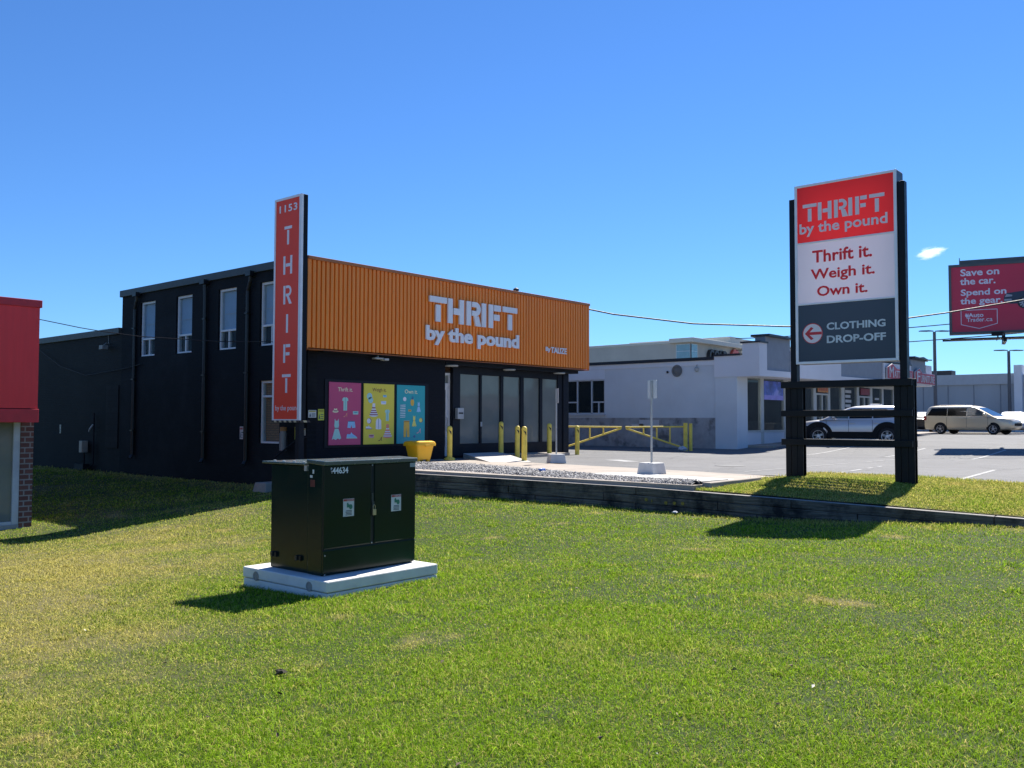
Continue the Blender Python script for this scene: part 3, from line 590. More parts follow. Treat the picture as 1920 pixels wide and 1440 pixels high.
# ---------------------------------------------------------------- three window posters
ink = {k: mat('poster_'+k, tuple(min(.92, q*1.35) for q in c), .6, var=.05) for k, c in dict(mint=(.32,.55,.50), blue=(.25,.47,.66), cream=(.66,.62,.40), white=(.62,.62,.66), plum=(.20,.05,.10), navy=(.05,.12,.25), ochre=(.58,.36,.06), yellow=(.62,.58,.14), coral=(.62,.22,.16), pinkish=(.55,.30,.33), brown=(.22,.10,.04), teal=(.08,.32,.36)).items()}
keys = list(ink)
def poster(x0, x1, col, title, tcol, label, items):
    z0, z1 = 1.09, 2.806; w = x1-x0; H = z1-z0; yp = YF-.045
    p_ = MB(); p_.box(x0, yp, z0, x1, YF-.0205, z1); P_ = tag(p_.build('poster', mat('poster_'+label[:12], col, .5, var=.05, vscale=1.2), bevel=.004), label, 'poster')
    text('lettering', title, (x0+w*.27, yp-.001, z1-H*.145), X_, Z_, ink[tcol], P_, w=w*.46, depth=.002, bold=.01)
    a = MB()
    for k, cx, cy, s, parts in items:
        for kk, poly in parts: a.prism([(px*s, py*s) for px, py in poly], (x0+w*cx, yp-.0005, z0+H*cy), X_, Z_, .0025+.0012*parts.index((kk, poly)), mi=keys.index(kk))
    a.build('artwork', [ink[k] for k in keys], P_)
shirt = lambda c, e='plum': [(c, [(-.5,.75),(-.2,.95),(0,.85),(.2,.95),(.5,.75),(.55,.4),(.33,.4),(.33,-1),(-.33,-1),(-.33,.4),(-.55,.4)]), (e, [(-.03,.8),(.03,.8),(.03,-.95),(-.03,-.95)])]
dress = lambda c, e: [(c, [(-.22,1),(-.1,.8),(.1,.8),(.22,1),(.28,.35),(.2,.1),(.55,-.85),(.35,-.95),(.15,-.85),(-.1,-1),(-.35,-.88),(-.55,-.98),(-.2,.1),(-.28,.35)]), (e, [(-.21,.06),(.21,.06),(.21,.14),(-.21,.14)])]
shorts = lambda c, e: [(c, [(-.6,.5),(.6,.5),(.75,-.45),(.15,-.5),(0,-.05),(-.15,-.5),(-.75,-.45)]), (e, [(-.6,.42),(.6,.42),(.6,.52),(-.6,.52)])]
hat = lambda c, e: [(c, poly_circle(0,-.15,.85,.28,16)), (c, [(-.5,-.1),(-.42,.55),(0,.42),(.42,.55),(.5,-.1)]), (e, [(-.5,-.12),(.5,-.12),(.48,.08),(-.48,.08)])]
shoe = lambda c, e: [(e, [(-1,-.3),(1,-.3),(.95,-.15),(-1,-.15)]), (c, [(-1,-.15),(.95,-.15),(.6,.1),(.1,.35),(-.1,.6),(-.3,.3),(-.9,.35)])]
heel = lambda c: [(c, [(-.7,-.4),(-.1,-.4),(.45,.2),(.55,-.4),(.65,-.4),(.75,.8),(.5,.75),(.1,.0),(-.6,-.25)])]
bag = lambda c, e: [(c, [(-.7,-.35),(.7,-.35),(.75,.35),(-.75,.35)]), (e, [(-.75,.2),(.75,.2),(.2,-.05),(-.2,-.05)])]
skirt = lambda c, e: [(c, [(-.25,1),(.25,1),(.28,.3),(.85,-.85),(.3,-1),(-.3,-1),(-.85,-.85),(-.28,.3)]), (e, [(-.45,.0),(.45,.0),(.5,-.14),(-.5,-.14)]), (e, [(-.58,-.3),(.58,-.3),(.65,-.46),(-.65,-.46)]), (e, [(-.75,-.62),(.75,-.62),(.8,-.78),(-.8,-.78)]), (e, [(-.28,.25),(.28,.25),(.29,.42),(-.29,.42)])]
jacket = lambda c, e: [(c, [(-.3,.95),(.3,.95),(.6,.6),(.65,-.9),(.45,-.9),(.42,-.95),(-.42,-.95),(-.45,-.9),(-.65,-.9),(-.6,.6)]), (e, [(-.05,.9),(.05,.9),(.03,-.9),(-.03,-.9)])]
disc = lambda c, e: [(e, poly_circle(.08,0,.8,.8,16)), (c, poly_circle(-.06,0,.7,.7,16))]
trou = lambda c, e: [(c, [(-.45,1),(.45,1),(.5,-1),(.1,-1),(0,.2),(-.1,-1),(-.5,-1)]), (e, [(-.45,.85),(.45,.85),(.45,.92),(-.45,.92)])]
pine = lambda c, e: [(c, poly_circle(0,-.2,.42,.62,16)), (e, [(-.3,.35),(-.1,.55),(0,1),(.1,.55),(.35,.8),(.2,.3)])]
stripes = lambda c: [(c, [(-.5,y),(.5,y+.05),(.5,y+.14),(-.5,y+.09)]) for y in (-1,-.75,-.5,-.25,0,.25,.5,.75)]
poster(15.22, 16.33, (.62,.075,.19), 'Thrift it.', 'cream', 'deep pink poster of clothes under the words Thrift it', [
    ('a',.5,.66,.19,shirt('mint','teal')),('a',.2,.545,.12,hat('cream','plum')),('a',.83,.515,.13,bag('mint','teal')),('a',.5,.47,.10,heel('coral')),
    ('a',.24,.25,.29,dress('mint','plum')),('a',.70,.325,.19,shorts('blue','navy')),('a',.72,.135,.19,shoe('blue','mint'))])
poster(16.435, 17.57, (.85,.70,.07), 'Weigh it.', 'brown', 'yellow poster of clothes under the words Weigh it', [
    ('a',.17,.79,.12,disc('mint','blue')),('a',.21,.73,.11,disc('mint','blue')),('a',.68,.80,.09,bag('blue','teal')),('a',.64,.69,.13,bag('white','blue')),('a',.32,.565,.19,skirt('white','plum')),('a',.77,.485,.17,shirt('mint','teal')),
    ('a',.17,.385,.10,disc('white','plum')),('a',.17,.27,.12,shoe('white','plum')),('a',.48,.335,.16,jacket('white','navy')),('a',.78,.215,.20,skirt('coral','white')),('a',.25,.135,.13,bag('pinkish','plum')),('a',.53,.075,.10,heel('brown'))])
poster(17.68, 18.80, (.025,.40,.44), 'Own it.', 'cream', 'teal poster of clothes under the words Own it', [
    ('a',.27,.76,.09,disc('white','teal')),('a',.54,.725,.17,pine('ochre','navy')),('a',.77,.63,.16,dress('blue','navy')),('a',.20,.56,.20,stripes('white')),('a',.45,.565,.08,bag('ochre','brown')),
    ('a',.61,.385,.17,dress('yellow','ochre')),('a',.85,.40,.09,disc('yellow','brown')),('a',.34,.25,.24,trou('ochre','brown')),('a',.77,.20,.12,heel('pinkish')),('a',.62,.12,.05,disc('navy','navy'))])
mb = MB(); mb.box(15.1, YF-.02, 1.02, 18.97, YF-.001, 2.88); tag(mb.build('poster_board', M_DARK), 'flat black board fixed to the wall behind the three posters', 'board')
# ---------------------------------------------------------------- grey strip mall
KM = 1.109
def kk(mb): mb.v = [(x*KM, y*KM, 1.75+(z-1.75)*KM) for x, y, z in mb.v]; return mb
M_GW = mat('grey_stucco', (.66,.69,.71), .8, var=.07, vscale=.7, bump=.15, bscale=150, dirt=((.60,.59,.61), .9, .55, .8, .5))
M_GL = mat('light_stucco', (.78,.78,.80), .8, var=.07, vscale=.9)
M_GF = mat('fascia_stucco', (.72,.71,.73), .8, var=.06, vscale=.6, dirt=((.54,.54,.57), .5, .55, .85, .4))
M_GP = mat('panel_grey', (.25,.27,.30), .7, var=.08)
M_CAP = mat('black_cap', (.02,.023,.03), .5)
M_BASE = mat('weathered_base', (.40,.385,.38), .9, var=.25, vscale=2.5, bump=.4, bscale=30, dirt=((.08,.08,.085), 1.6, .50, .66, .8))
M_WF = mat('window_white', (.60,.61,.62), .5, var=.08)
M_MG = glass_mat('shop_glass', (.75,.8,.8), (.06,.08,.08), .22, .02)
mall = empty('strip_mall', (36, 20, .6), 'single storey grey stucco row of shops with glass fronts and stepped parapet', 'shop building')
mb = MB(); wall_x(mb, 30.2, 30.5, 15.06, 34, 1.9, 4.05, [(20.9,24.4,2.06,3.47)])
mb.box(30.5, 24, .3, 51, 34, 4.0); kk(mb).build('side_wall', M_GW, mall)
mb = MB(); mb.box(30.185, 15.94, .3, 30.5, 34, 1.9); kk(mb).build('weathered_band', M_BASE, mall)
mb = MB(); mb.box(30.17, 15.95, 3.87, 30.2, 34, 4.05); mb.box(30.19, 20.9, 3.475, 30.2, 24.4, 3.865); kk(mb).build('white_band', M_GL, mall)
mb = MB(); mb.box(30.12, 15.93, 4.05, 30.5, 34, 4.17); kk(mb).build('roof_edge', M_CAP, mall)
f = MB(); t = .05; xi = 30.22
for y in (20.9, 21.55, 22.28, 23.0, 23.7, 24.35): f.box(xi, y, 2.06, xi+.1, y+t, 3.47)
f.box(xi, 20.95, 3.42, xi+.1, 24.35, 3.47); f.box(xi, 20.95, 2.06, xi+.1, 24.35, 2.11); f.box(xi, 20.95, 2.52, xi+.09, 21.55, 2.57); f.box(xi, 22.33, 2.52, xi+.09, 23.0, 2.57); f.box(xi, 21.2, 2.11, xi+.09, 21.25, 2.52)
f.box(xi-.1, 20.85, 2.0, xi+.0, 24.4, 2.058)
w_ = kk(f).build('window', M_WF, mall); kk(MB().box(xi+.05, 20.95, 2.11, xi+.06, 24.35, 3.42)).build('pane', M_MG, w_)
kk(MB().box(30.52, 20.8, 1.9, 30.54, 24.4, 3.6)).build('backing', mat('room_dark', (.03,.035,.045), .8), w_)
mb = MB(); mb.box(30.14, 15.04, .3, 31.0, 15.92, 3.41); kk(mb).build('corner_pier', M_GW, mall, bevel=.01)
# canopy: stepped parapet, recessed panels
def zb(x): return 3.40+.012*(x-30.2)
mb = MB()
mb.box(30.1, 14.80, zb(30), 30.75, 15.93, 4.17); mb.box(30.1, 14.14, zb(30), 30.73, 14.80, 4.6)
def beam(x0, x1, y0, y1, z0a, z0b, z1a, z1b): mb.hexa([(x0,y0,z0a),(x1,y0,z0b),(x1,y1,z0b),(x0,y1,z0a)],[(x0,y0,z1a),(x1,y0,z1b),(x1,y1,z1b),(x0,y1,z1a)])
beam(30.73, 50.95, 14.14, 15.9, zb(30.73), zb(50.95), 3.63, 3.80)      # lower band and soffit
beam(32.9, 37.95, 14.14, 14.6, 3.645, 3.69, 4.45, 4.5)
beam(43.3, 47.45, 14.14, 14.6, 3.735, 3.77, 4.55, 4.6)
beam(49.9, 50.95, 14.14, 15.9, 3.80, 3.80, 4.75, 4.75)
kk(mb).build('canopy', M_GF, mall)
for q in ((30.73, 32.9, 14.2, 14.6, 3.63, 3.645, 4.87, 4.87), (37.95, 43.3, 14.2, 14.6, 3.69, 3.735, 4.75, 4.8), (47.45, 49.9, 14.16, 15.9, 3.77, 3.8, 4.93, 4.93)): mb = MB(); beam(*q); kk(mb).build('canopy_panel', M_GP, mall)
for q in ((30.68, 14.02, 4.87, 32.95, 14.75, 4.95), (30.05, 14.08, 4.6, 30.73, 14.86, 4.66), (37.9, 14.08, 4.79, 43.35, 14.7, 4.85), (43.35, 14.08, 4.6, 47.4, 14.7, 4.66), (30.05, 14.86, 4.17, 30.5, 15.95, 4.24), (47.35, 14.05, 4.93, 50.0, 16, 5.0)): mb = MB(); mb.box(*q); kk(mb).build('parapet_cap', M_CAP, mall)
mb = MB()
mb.prism([(0,0),(2.9,0),(2.9,.06),(2.2,.03),(1.45,.12),(.7,.06),(0,.08)], (47.3,14.5,4.99), X_, Z_, .6)
kk(mb).build('parapet_cap', M_CAP, mall)
GY_ = 15.2
def front(mb, x0, x1, z0, z1, y=GY_, d=.12): mb.box(x0, y, z0, x1, y+d, z1)
mb = MB()
for x0, x1 in ((31.0,31.02),(32.47,32.72),(34.6,34.98),(36.1,36.25),(37.6,37.84),(39.27,39.45),(40.8,41.19),(42.76,43.04),(44.57,44.87),(46.26,46.5),(47.97,48.3),(49.6,49.75),(50.9,51.2)): front(mb, x0, x1, .9, 3.6)
for x0, x1 in ((37.84,39.27),(43.04,44.57)): front(mb, x0, x1, 2.93, 3.0, GY_+.004); front(mb, (x0+x1)/2-.05, (x0+x1)/2+.05, .9, 2.93, GY_+.004); front(mb, x0, x0+.09, .9, 2.93, GY_+.004); front(mb, x1-.09, x1, .9, 2.93, GY_+.004)
front(mb, 31.02, 34.6, 1.36, 1.43, GY_-.02); front(mb, 34.98, 51, 3.42, 3.6, GY_+.006)
kk(mb).build('shop_frame', mat('shop_frame', (.50,.50,.47), .5, var=.1), mall)
mb = MB(); front(mb, 31.02, 34.98, .4, 1.36, GY_+.01, .2); kk(mb).build('stall_riser', M_GF, mall)
for x0, x1 in ((31.02,32.47),(32.72,34.6),(34.98,36.1),(36.25,37.6),(37.84,39.27),(39.45,40.8),(41.19,42.76),(43.04,44.57),(44.87,46.26),(46.5,47.97),(48.3,49.6),(49.75,50.9)):
    g_ = MB(); front(g_, x0, x1, 1.43 if x0 < 34.9 else .95, 3.5, GY_+.05, .012); kk(g_).build('shop_pane', M_MG, mall)
mb = MB(); mb.box(31.0, 17.8, .6, 51, 17.9, 3.9); mb.box(51, 15.3, .5, 51.2, 34, 4.0); kk(mb).build('shop_interior', mat('shop_inside', (.10,.095,.085), .9, var=.5, vscale=.8), mall)
mb = MB(); 
for x, y, z, w, h in ((31.3,15.9,.7,.9,1.3),(33.2,16.1,.8,1.1,1.0),(35.4,16,.8,1.5,.9),(39.8,16,.8,.9,1.3),(41.5,16.2,.9,1.0,1.1),(45.0,16.1,.9,1.2,.9),(47,16,.9,.8,1.4)): mb.box(x, y, z, x+w, y+.6, z+h)
kk(mb).build('shop_display', mat('display_goods', (.16,.15,.15), .7, var=.4, vscale=4), mall)
# printed picture and posters in the windows
a = MB(); a.box(32.78, GY_+.02, 2.62, 34.55, GY_+.035, 3.35); po = kk(a).build('window_poster', mat('blue_print', (.08,.13,.55), .4, var=.7, vscale=2.2, dirt=((.35,.35,.75), 1.7, .5, .6, .8)), mall)
a = MB(); a.box(32.78, GY_+.012, 2.62, 34.55, GY_+.018, 2.80); kk(a).build('poster_strip', mat('lilac_print', (.30,.26,.72), .4), po)
a = MB(); front(a, 38.0, 39.15, 3.05, 3.38, GY_-.03, .02); o_ = kk(a).build('door_sign', mat('orange_sign', (.62,.22,.03), .5, var=.3, vscale=5), mall)
a = MB(); 
for k in range(5): front(a, 38.1+k*.2, 38.24+k*.2, 3.12, 3.30, GY_-.036, .006)
kk(a).build('sign_marks', mat('sign_brick', (.45,.08,.03), .5), o_)
a = MB(); front(a, 43.2, 44.4, 3.05, 3.36, GY_-.03, .02); kk(a).build('door_sign', mat('dark_red_sign', (.24,.015,.025), .5, var=.3, vscale=5), mall)
a = MB()
for k in range(6): front(a, 41.35, 42.0+.1*(k % 2), 2.0+k*.22, 2.13+k*.22, GY_+.03, .01)
kk(a).build('window_decal', mat('decal_white', (.5,.5,.5), .6), mall)
a = MB(); front(a, 45.3, 45.9, 2.85, 2.95, GY_+.03, .01); kk(a).build('window_decal', mat('decal_white', (.5,.5,.5), .6), mall)
# fan outlet and lamp on the side wall
a = MB(); a.lathe([(.21,0),(.23,.03),(.21,.07),(.16,.07),(.15,.03),(.05,.05),(.01,.06)], (30.2,17.54,3.70), NX, 20); kk(a).build('wall_vent', mat('vent_plastic', (.17,.17,.165), .6, var=.2), mall)
a = MB(); a.lathe([(.03,0),(.09,.05),(.08,.15),(.02,.2)], (30.12,16.67,3.82), (0,0,-1), 12); a.tube([(30.2,16.67,3.9),(30.12,16.67,3.88),(30.12,16.67,3.8)], .02, 6); kk(a).build('wall_lamp', mat('lamp_shade', (.5,.5,.48), .5), mall)
a = MB(); a.lathe([(.03,0),(.05,.05),(.01,.12)], (30.2,17.95,3.66), NX, 8); kk(a).build('wall_bracket', M_CAP, mall)
tag(MB().hexa([(34.4,15.6,.3),(58,15.8,.3),(58,16.9,.3),(34.4,16.9,.3)], [(34.4,15.6,.79),(58,15.8,1.16),(58,16.9,1.16),(34.4,16.9,.79)]).build('shop_walk', M_CONC, bevel=.01), kind='structure')
# two red shop signs on the canopy
M_RS = mat('shop_red', (.46,.014,.03), .45, var=.05); M_RS2 = mat('shop_white', (.62,.60,.62), .5)
def house_sign(x0, x1, z0, z1, txt, label):
    y = 14.09; w = x1-x0; h = z1-z0
    s_ = MB(); s_.prism([(0,0),(w,0),(w,h*.72),(w*.36,h*.72),(w*.19,h),(0,h*.74)], (x0,y,z0), X_, Z_, .06); S = tag(kk(s_).build('shop_sign', M_RS2), label, 'sign')
    s_ = MB(); s_.prism([(.03,.025),(w-.03,.025),(w-.03,h*.72-.025),(w*.355,h*.72-.025),(w*.19,h-.035),(.03,h*.73)], (x0,y-.061,z0), X_, Z_, .012); kk(s_).build('sign_face', M_RS, S)
    l = MB(); text('l', txt[0], (x0+w*.06, y-.075, z0+h*.11), X_, Z_, None, None, w=w*.15, h=h*.68, depth=.02, bold=.0, merge=l)
    text('l', txt[1:], (x0+w*.24, y-.075, z0+h*.11), X_, Z_, None, None, w=w*.70, h=h*.46, depth=.02, bold=.0, merge=l); kk(l).build('lettering', M_RS2, S)
house_sign(43.5, 47.4, 3.80, 4.55, 'MATTRESS MALL', 'red sign with a peaked end reading Mattress, partly behind the pylon post')
house_sign(47.75, 51.1, 3.72, 4.52, 'FURNITURE', 'red sign with a peaked end reading Furniture at the far end of the canopy')
# litter at the foot of the wall
lb = MB(); lb.lathe([(.05,0),(.17,.05),(.15,.12),(.06,.17),(.02,.19)], (31.2,17.9,.6), n=9); lb.v = [(x+random.uniform(-.04,.04), y+random.uniform(-.06,.06), z+random.uniform(-.01,.02)) for x, y, z in lb.v]
tag(lb.build('plastic_bag', mat('bag_white', (.55,.56,.62), .5)), 'crumpled white plastic bag lying under the yellow gate', 'plastic bag')

# ---------------------------------------------------------------- red building at the edge
red = empty('red_shop', (5, 24, -.6), 'low shop with deep red metal fascia over a white framed window and brick pier', 'shop building')
RX, RY2, RB = 7.98, 20.735, -.75
M_RF = mat('red_metal', (.88,.038,.042), .42, var=.12, vscale=1.0, stretch=(4,4,.4)); M_RF2 = mat('red_trim', (.58,.028,.04), .45)
mb = MB(); x = -8.
while x < RX-.02: mb.box(x, RY2-.6, 2.0, min(x+.30, RX-.02), RY2-.3, 4.15); x += .30
mb.build('red_fascia', M_RF, red)
mb = MB(); mb.box(-8, RY2-.63, 4.15, RX+.02, RY2-.25, 4.31); mb.box(-8, RY2-.62, 1.70, RX, RY2-.3, 1.985); mb.build('fascia_trim', M_RF2, red, bevel=.008)
mb = MB(); mb.box(-8, RY2-.3, 1.74, RX-.05, 34, 4.1); mb.box(7.6, RY2+1.2, RB, 7.9, 34, 1.74); mb.build('side_wall', brick_mat('brown_brick', (.075,.052,.045), (.055,.04,.035), (.10,.09,.085), 'y', bw=.215, bh=.075, rough=.85), red)
mb = MB(); mb.box(7.87, RY2, RB, 8.13, RY2+1.2, 1.74); mb.build('brick_pier', brick_mat('red_brick', (.19,.085,.07), (.14,.06,.05), (.32,.29,.27), 'x', bw=.215, bh=.115, ms=.016, rough=.8, bump=.8), red)
mb = MB(); mb.box(-8, RY2+1.2, RB, 7.6, RY2+1.5, 1.74); mb.build('back_wall', mat('inside_wall', (.32,.33,.30), .8, var=.3, vscale=.8), red)
f = MB(); f.box(7.73, RY2+.02, -.50, 7.868, RY2+.14, 1.74); f.box(6.2, RY2+.03, -.5, 6.3, RY2+.13, 1.74); f.box(7.39, RY2+.05, -.43, 7.45, RY2+.12, 1.1)
f.box(-8, RY2+.03, -.50, 6.2, RY2+.13, -.43); f.box(6.3, RY2+.03, -.5, 7.73, RY2+.13, -.43); wi = f.build('window', mat('frame_grey', (.50,.52,.55), .45), red, bevel=.006)
g_ = MB(); g_.box(6.3, RY2+.07, -.43, 7.73, RY2+.08, 1.74); g_.box(-8, RY2+.07, -.43, 6.2, RY2+.08, 1.74); g_.build('pane', M_SG, wi)
MB().box(-8, RY2+.0, RB, 7.868, RY2+.3, -.50).build('sill', mat('sill_concrete', (.34,.33,.31), .9), red, bevel=.01)
MB().box(6.5, RY2+.5, -.4, 7.4, RY2+.6, 1.1).build('inside_door', mat('inside_grey', (.22,.2,.19), .7), red)

# ---------------------------------------------------------------- green transformer cabinet on its pad
pad = MB(); pz = .215
pad.box(5.41, 6.95, -.1, 6.88, 8.36, .10); pad.box(5.405, 6.945, .107, 6.885, 8.365, pz)
PAD = tag(pad.build('concrete_pad', mat('pad_concrete', (.74,.72,.68), .85, var=.14, vscale=3, bump=.25, bscale=90, dirt=((.40,.38,.35), 2.5, .58, .8, .6)), bevel=.012), 'pale concrete slab in the lawn under the dark green cabinet', 'concrete pad')
M_PLUG = mat('plug_grey', (.30,.29,.28), .8)
for y in (7.22, 8.12):
    a = MB(); a.lathe([(.048,0),(.048,.004),(.036,.004),(.034,-.006),(.005,-.006)], (5.404, y, .14), NX, 18); a.build('lifting_socket', M_PLUG, PAD)
M_TG = mat('cabinet_green', (.0028,.017,.0135), .2, var=.1, vscale=.8, spec=.25, coat=.0); M_TGD = mat('cabinet_seam', (.004,.007,.006), .6)
tf = empty('transformer_cabinet', (6.17, 7.65, pz), 'dark green electrical cabinet numbered 44634 standing on a concrete pad in the lawn', 'electrical cabinet')
cx0, cx1, cy0, cy1, cz1 = 5.555, 6.785, 7.195, 8.11, 1.335
b_ = MB(); b_.box(cx0+.012, 7.47, pz+.004, cx1-.012, cy1, 1.30); b_.build('tank', M_TG, tf, bevel=.012)
b_ = MB(); b_.box(cx0, cy0+.03, pz+.004, cx1, 7.462, cz1-.01); b_.build('front_compartment', M_TG, tf, bevel=.01)
b_ = MB(); b_.box(cx0, cy0+.004, pz+.02, cx1, cy0+.03, .47); b_.build('kick_panel', M_TG, tf, bevel=.006)
b_ = MB(); b_.box(cx0+.003, cy0+.012, .47, cx1-.003, cy0+.029, cz1-.03); b_.build('door_recess', M_TGD, tf)
for x0, x1 in ((cx0, 6.158), (6.205, cx1)):
    b_ = MB(); b_.box(x0, cy0, .482, x1, cy0+.022, 1.305); d_ = b_.build('door', M_TG, tf, bevel=.008)
    L = MB()
    lx0, lz0, lw, lh = (5.79,.786,.139,.178) if x0 < 6 else (6.432,.793,.139,.174)
    MB().box(lx0, cy0-.003, lz0, lx0+lw, cy0-.0005, lz0+lh).build('warning_label', mat('label_white', (.62,.62,.60), .5), d_)
    MB().box(lx0+.004, cy0-.005, lz0+lh*.86, lx0+lw-.004, cy0-.0031, lz0+lh-.004).build('label_heading', mat('label_red', (.42,.05,.04), .5), d_)
    text('lettering', 'DANGER', (lx0+.045, cy0-.0051, lz0+lh*.885), X_, Z_, mat('label_white', (.62,.62,.60), .5), d_, w=.085, h=.013, depth=.001)
    L.prism(poly_circle(.095,.095,.022,.026,12), (lx0,cy0-.0031,lz0), X_, Z_, .002); L.prism([(.045,.09),(.08,.09),(.08,.12),(.07,.12),(.06,.14),(.045,.13)], (lx0,cy0-.0031,lz0), X_, Z_, .002); L.build('pictogram', mat('label_green', (.04,.20,.12), .5), d_)
    L = MB()
    for k in range(4): L.box(lx0+.03+.006*(k % 2), cy0-.005, lz0+.012+k*.014, lx0+lw-.03, cy0-.0031, lz0+.018+k*.014)
    L.build('label_text', mat('label_ink', (.05,.05,.05), .5), d_)
b_ = MB(); b_.box(6.168, cy0+.006, .80, 6.196, cy0+.02, 1.0); b_.box(6.165,cy0-.004,.875,6.199,cy0+.006,.915); b_.build('hasp', mat('hasp_steel', (.06,.065,.065), .4, metal=.5), tf)
pl = MB(); pl.box(6.164, cy0-.026, .775, 6.206, cy0-.004, .835); pl.tube([(6.172,cy0-.015,.835),(6.172,cy0-.015,.868),(6.178,cy0-.015,.88),(6.192,cy0-.015,.88),(6.198,cy0-.015,.868),(6.198,cy0-.015,.835)], .0045, 6)
tag(pl.build('padlock', mat('brass', (.55,.45,.28), .35, metal=.7), bevel=.004), 'small brass padlock hanging on the doors of the green cabinet', 'padlock')
M_LID = mat('lid_green_sheen', (.06,.09,.08), .25, var=.2, vscale=2, spec=.9)  # paler than the cabinet: bright sun and sky sheen put into the colour
b_ = MB(); b_.hexa([(cx0-.015,cy0-.018,cz1-.03),(cx1+.015,cy0-.018,cz1-.03),(cx1+.015,7.47,cz1-.01),(cx0-.015,7.47,cz1-.01)], [(cx0-.015,cy0-.018,cz1+.015),(cx1+.015,cy0-.018,cz1+.015),(cx1+.015,7.47,cz1+.028),(cx0-.015,7.47,cz1+.028)]); b_.build('front_lid', M_LID, tf, bevel=.008)
b_ = MB(); b_.box(cx0-.03, 7.474, 1.302, cx1+.03, 8.22, 1.325); b_.build('tank_cover', M_LID, tf, bevel=.005)
b_ = MB()
for y in (7.56,7.72,7.9,8.06): b_.lathe([(.016,0),(.016,.012),(.004,.014)], (cx0+.02,y,1.325), n=8)
b_.box(cx0-.02, 7.46, 1.245, cx0+.06, 7.50, 1.30); b_.build('cover_bolt', mat('zinc', (.45,.45,.44), .4, metal=.5), tf)
b_ = MB()
for y0, y1 in ((7.96, 8.10), (7.54, 7.68)): b_.box(cx0-.010, y0+.02, .335, cx0+.012, y1-.02, .385); b_.cyl((cx0-.018,(y0+y1)/2,.338),(cx0-.018,(y0+y1)/2,.384),.012,n=10)
b_.build('jacking_bracket', mat('black_metal', (.011,.012,.014), .4), tf)
b_ = MB()
for x, z in ((5.57,.23),(5.57,.42),(6.17,.49),(6.17,1.29),(6.76,.24)): b_.lathe([(.008,0),(.008,.004),(.002,.005)], (x, cy0+.002, z), NY, 8)
b_.build('bolt_head', mat('zinc', (.45,.45,.44), .4, metal=.5), tf)
text('lettering', '44634', (5.652, cy0-.0005, 1.222), X_, Z_, M_LET, tf, w=.198, h=.064, depth=.002, bold=.02)
L = MB(); text('l', 'P', (5.632, cy0-.0005, 1.258), X_, Z_, None, None, h=.026, depth=.002, merge=L); text('l', 'T', (5.634, cy0-.0005, 1.224), X_, Z_, None, None, h=.026, depth=.002, merge=L); L.build('lettering', M_LET, tf)
MB().box(6.70, cy0-.002, 1.252, 6.778, cy0-.0003, 1.296).build('maker_plate', mat('plate_grey', (.42,.45,.45), .4), tf)
L = MB(); L.box(cx0-.002, 7.36, 1.222, cx0-.0003, 7.385, 1.262); L.box(cx0-.002, 7.385, 1.18, cx0-.0003, 7.425, 1.205); L.build('side_decal', mat('label_white', (.62,.62,.60), .5), tf)
MB().box(cx0-.002, 7.345, 1.09, cx0-.0003, 7.42, 1.16).build('side_decal', mat('decal_dark_red', (.10,.012,.014), .5), tf)

# ---------------------------------------------------------------- pylon sign
py = empty('pylon_sign', (17.5, 6.45, .6), 'tall double sided roadside sign, red white and slate panels on two black steel posts', 'sign')
M_PS = mat('black_steel', (.004,.0045,.007), .45, spec=.25, var=.25, vscale=3, bump=.05)
def hbeam(mb, x, y, w, d, z0, z1): mb.box(x-d/2, y-w/2, z0, x+d/2, y+w/2, z1)
for y, zt in ((7.458, 6.27), (5.335, 6.29)):
    mb = MB(); hbeam(mb, 17.52, y, .13, .16, .3, zt); mb.build('post', M_PS, py, bevel=.01)
    for s in (-1, 1):
        mb = MB(); zz = 2.545; yy = y+s*.125
        mb.box(17.44, yy-.055, .3, 17.46, yy+.055, zz); mb.box(17.58, yy-.055, .3, 17.60, yy+.055, zz); mb.box(17.46, yy-.01, .3, 17.58, yy+.01, zz); mb.build('post_sleeve', M_PS, py)
for z0, z1 in ((2.43,2.565),(1.86,1.985),(1.29,1.415)):
    mb = MB(); mb.box(17.36, 5.17, z0, 17.43, 7.70, z1); mb.box(17.61, 5.17, z0, 17.68, 7.70, z1); mb.build('cross_bar', M_PS, py, bevel=.006)
PY0, PY1, PZ0, PZ1 = 5.405, 7.385, 2.91, 6.512
mb = MB(); mb.box(17.415, PY0, PZ0, 17.81, PY0+.012, PZ1); mb.box(17.415, PY1-.012, PZ0, 17.81, PY1, PZ1); mb.box(17.415, PY0+.012, PZ0, 17.81, PY1-.012, PZ0+.012); mb.box(17.415, PY0+.012, PZ1-.012, 17.81, PY1-.012, PZ1); mb.build('cabinet', mat('cabinet_black', (.014,.016,.020), .45), py, bevel=.008)
f = MB(); xa, xb = 17.395, 17.425
f.box(xa, PY0-.004, PZ0-.004, xb, PY0+.05, PZ1+.004); f.box(xa, PY1-.05, PZ0-.004, xb, PY1+.004, PZ1+.004); f.box(xa, PY0+.05, PZ1-.045, xb, PY1-.05, PZ1+.004); f.box(xa, PY0+.05, PZ0-.004, xb, PY1-.05, PZ0+.045)
f.box(xa, PY0+.05, 5.315, xb, PY1-.05, 5.345); f.box(xa, PY0+.05, 4.085, xb, PY1-.05, 4.115); f.box(17.425, PY0-.0, PZ1+.001, 17.79, PY1, PZ1+.012); f.build('frame', M_SFR, py, bevel=.004)
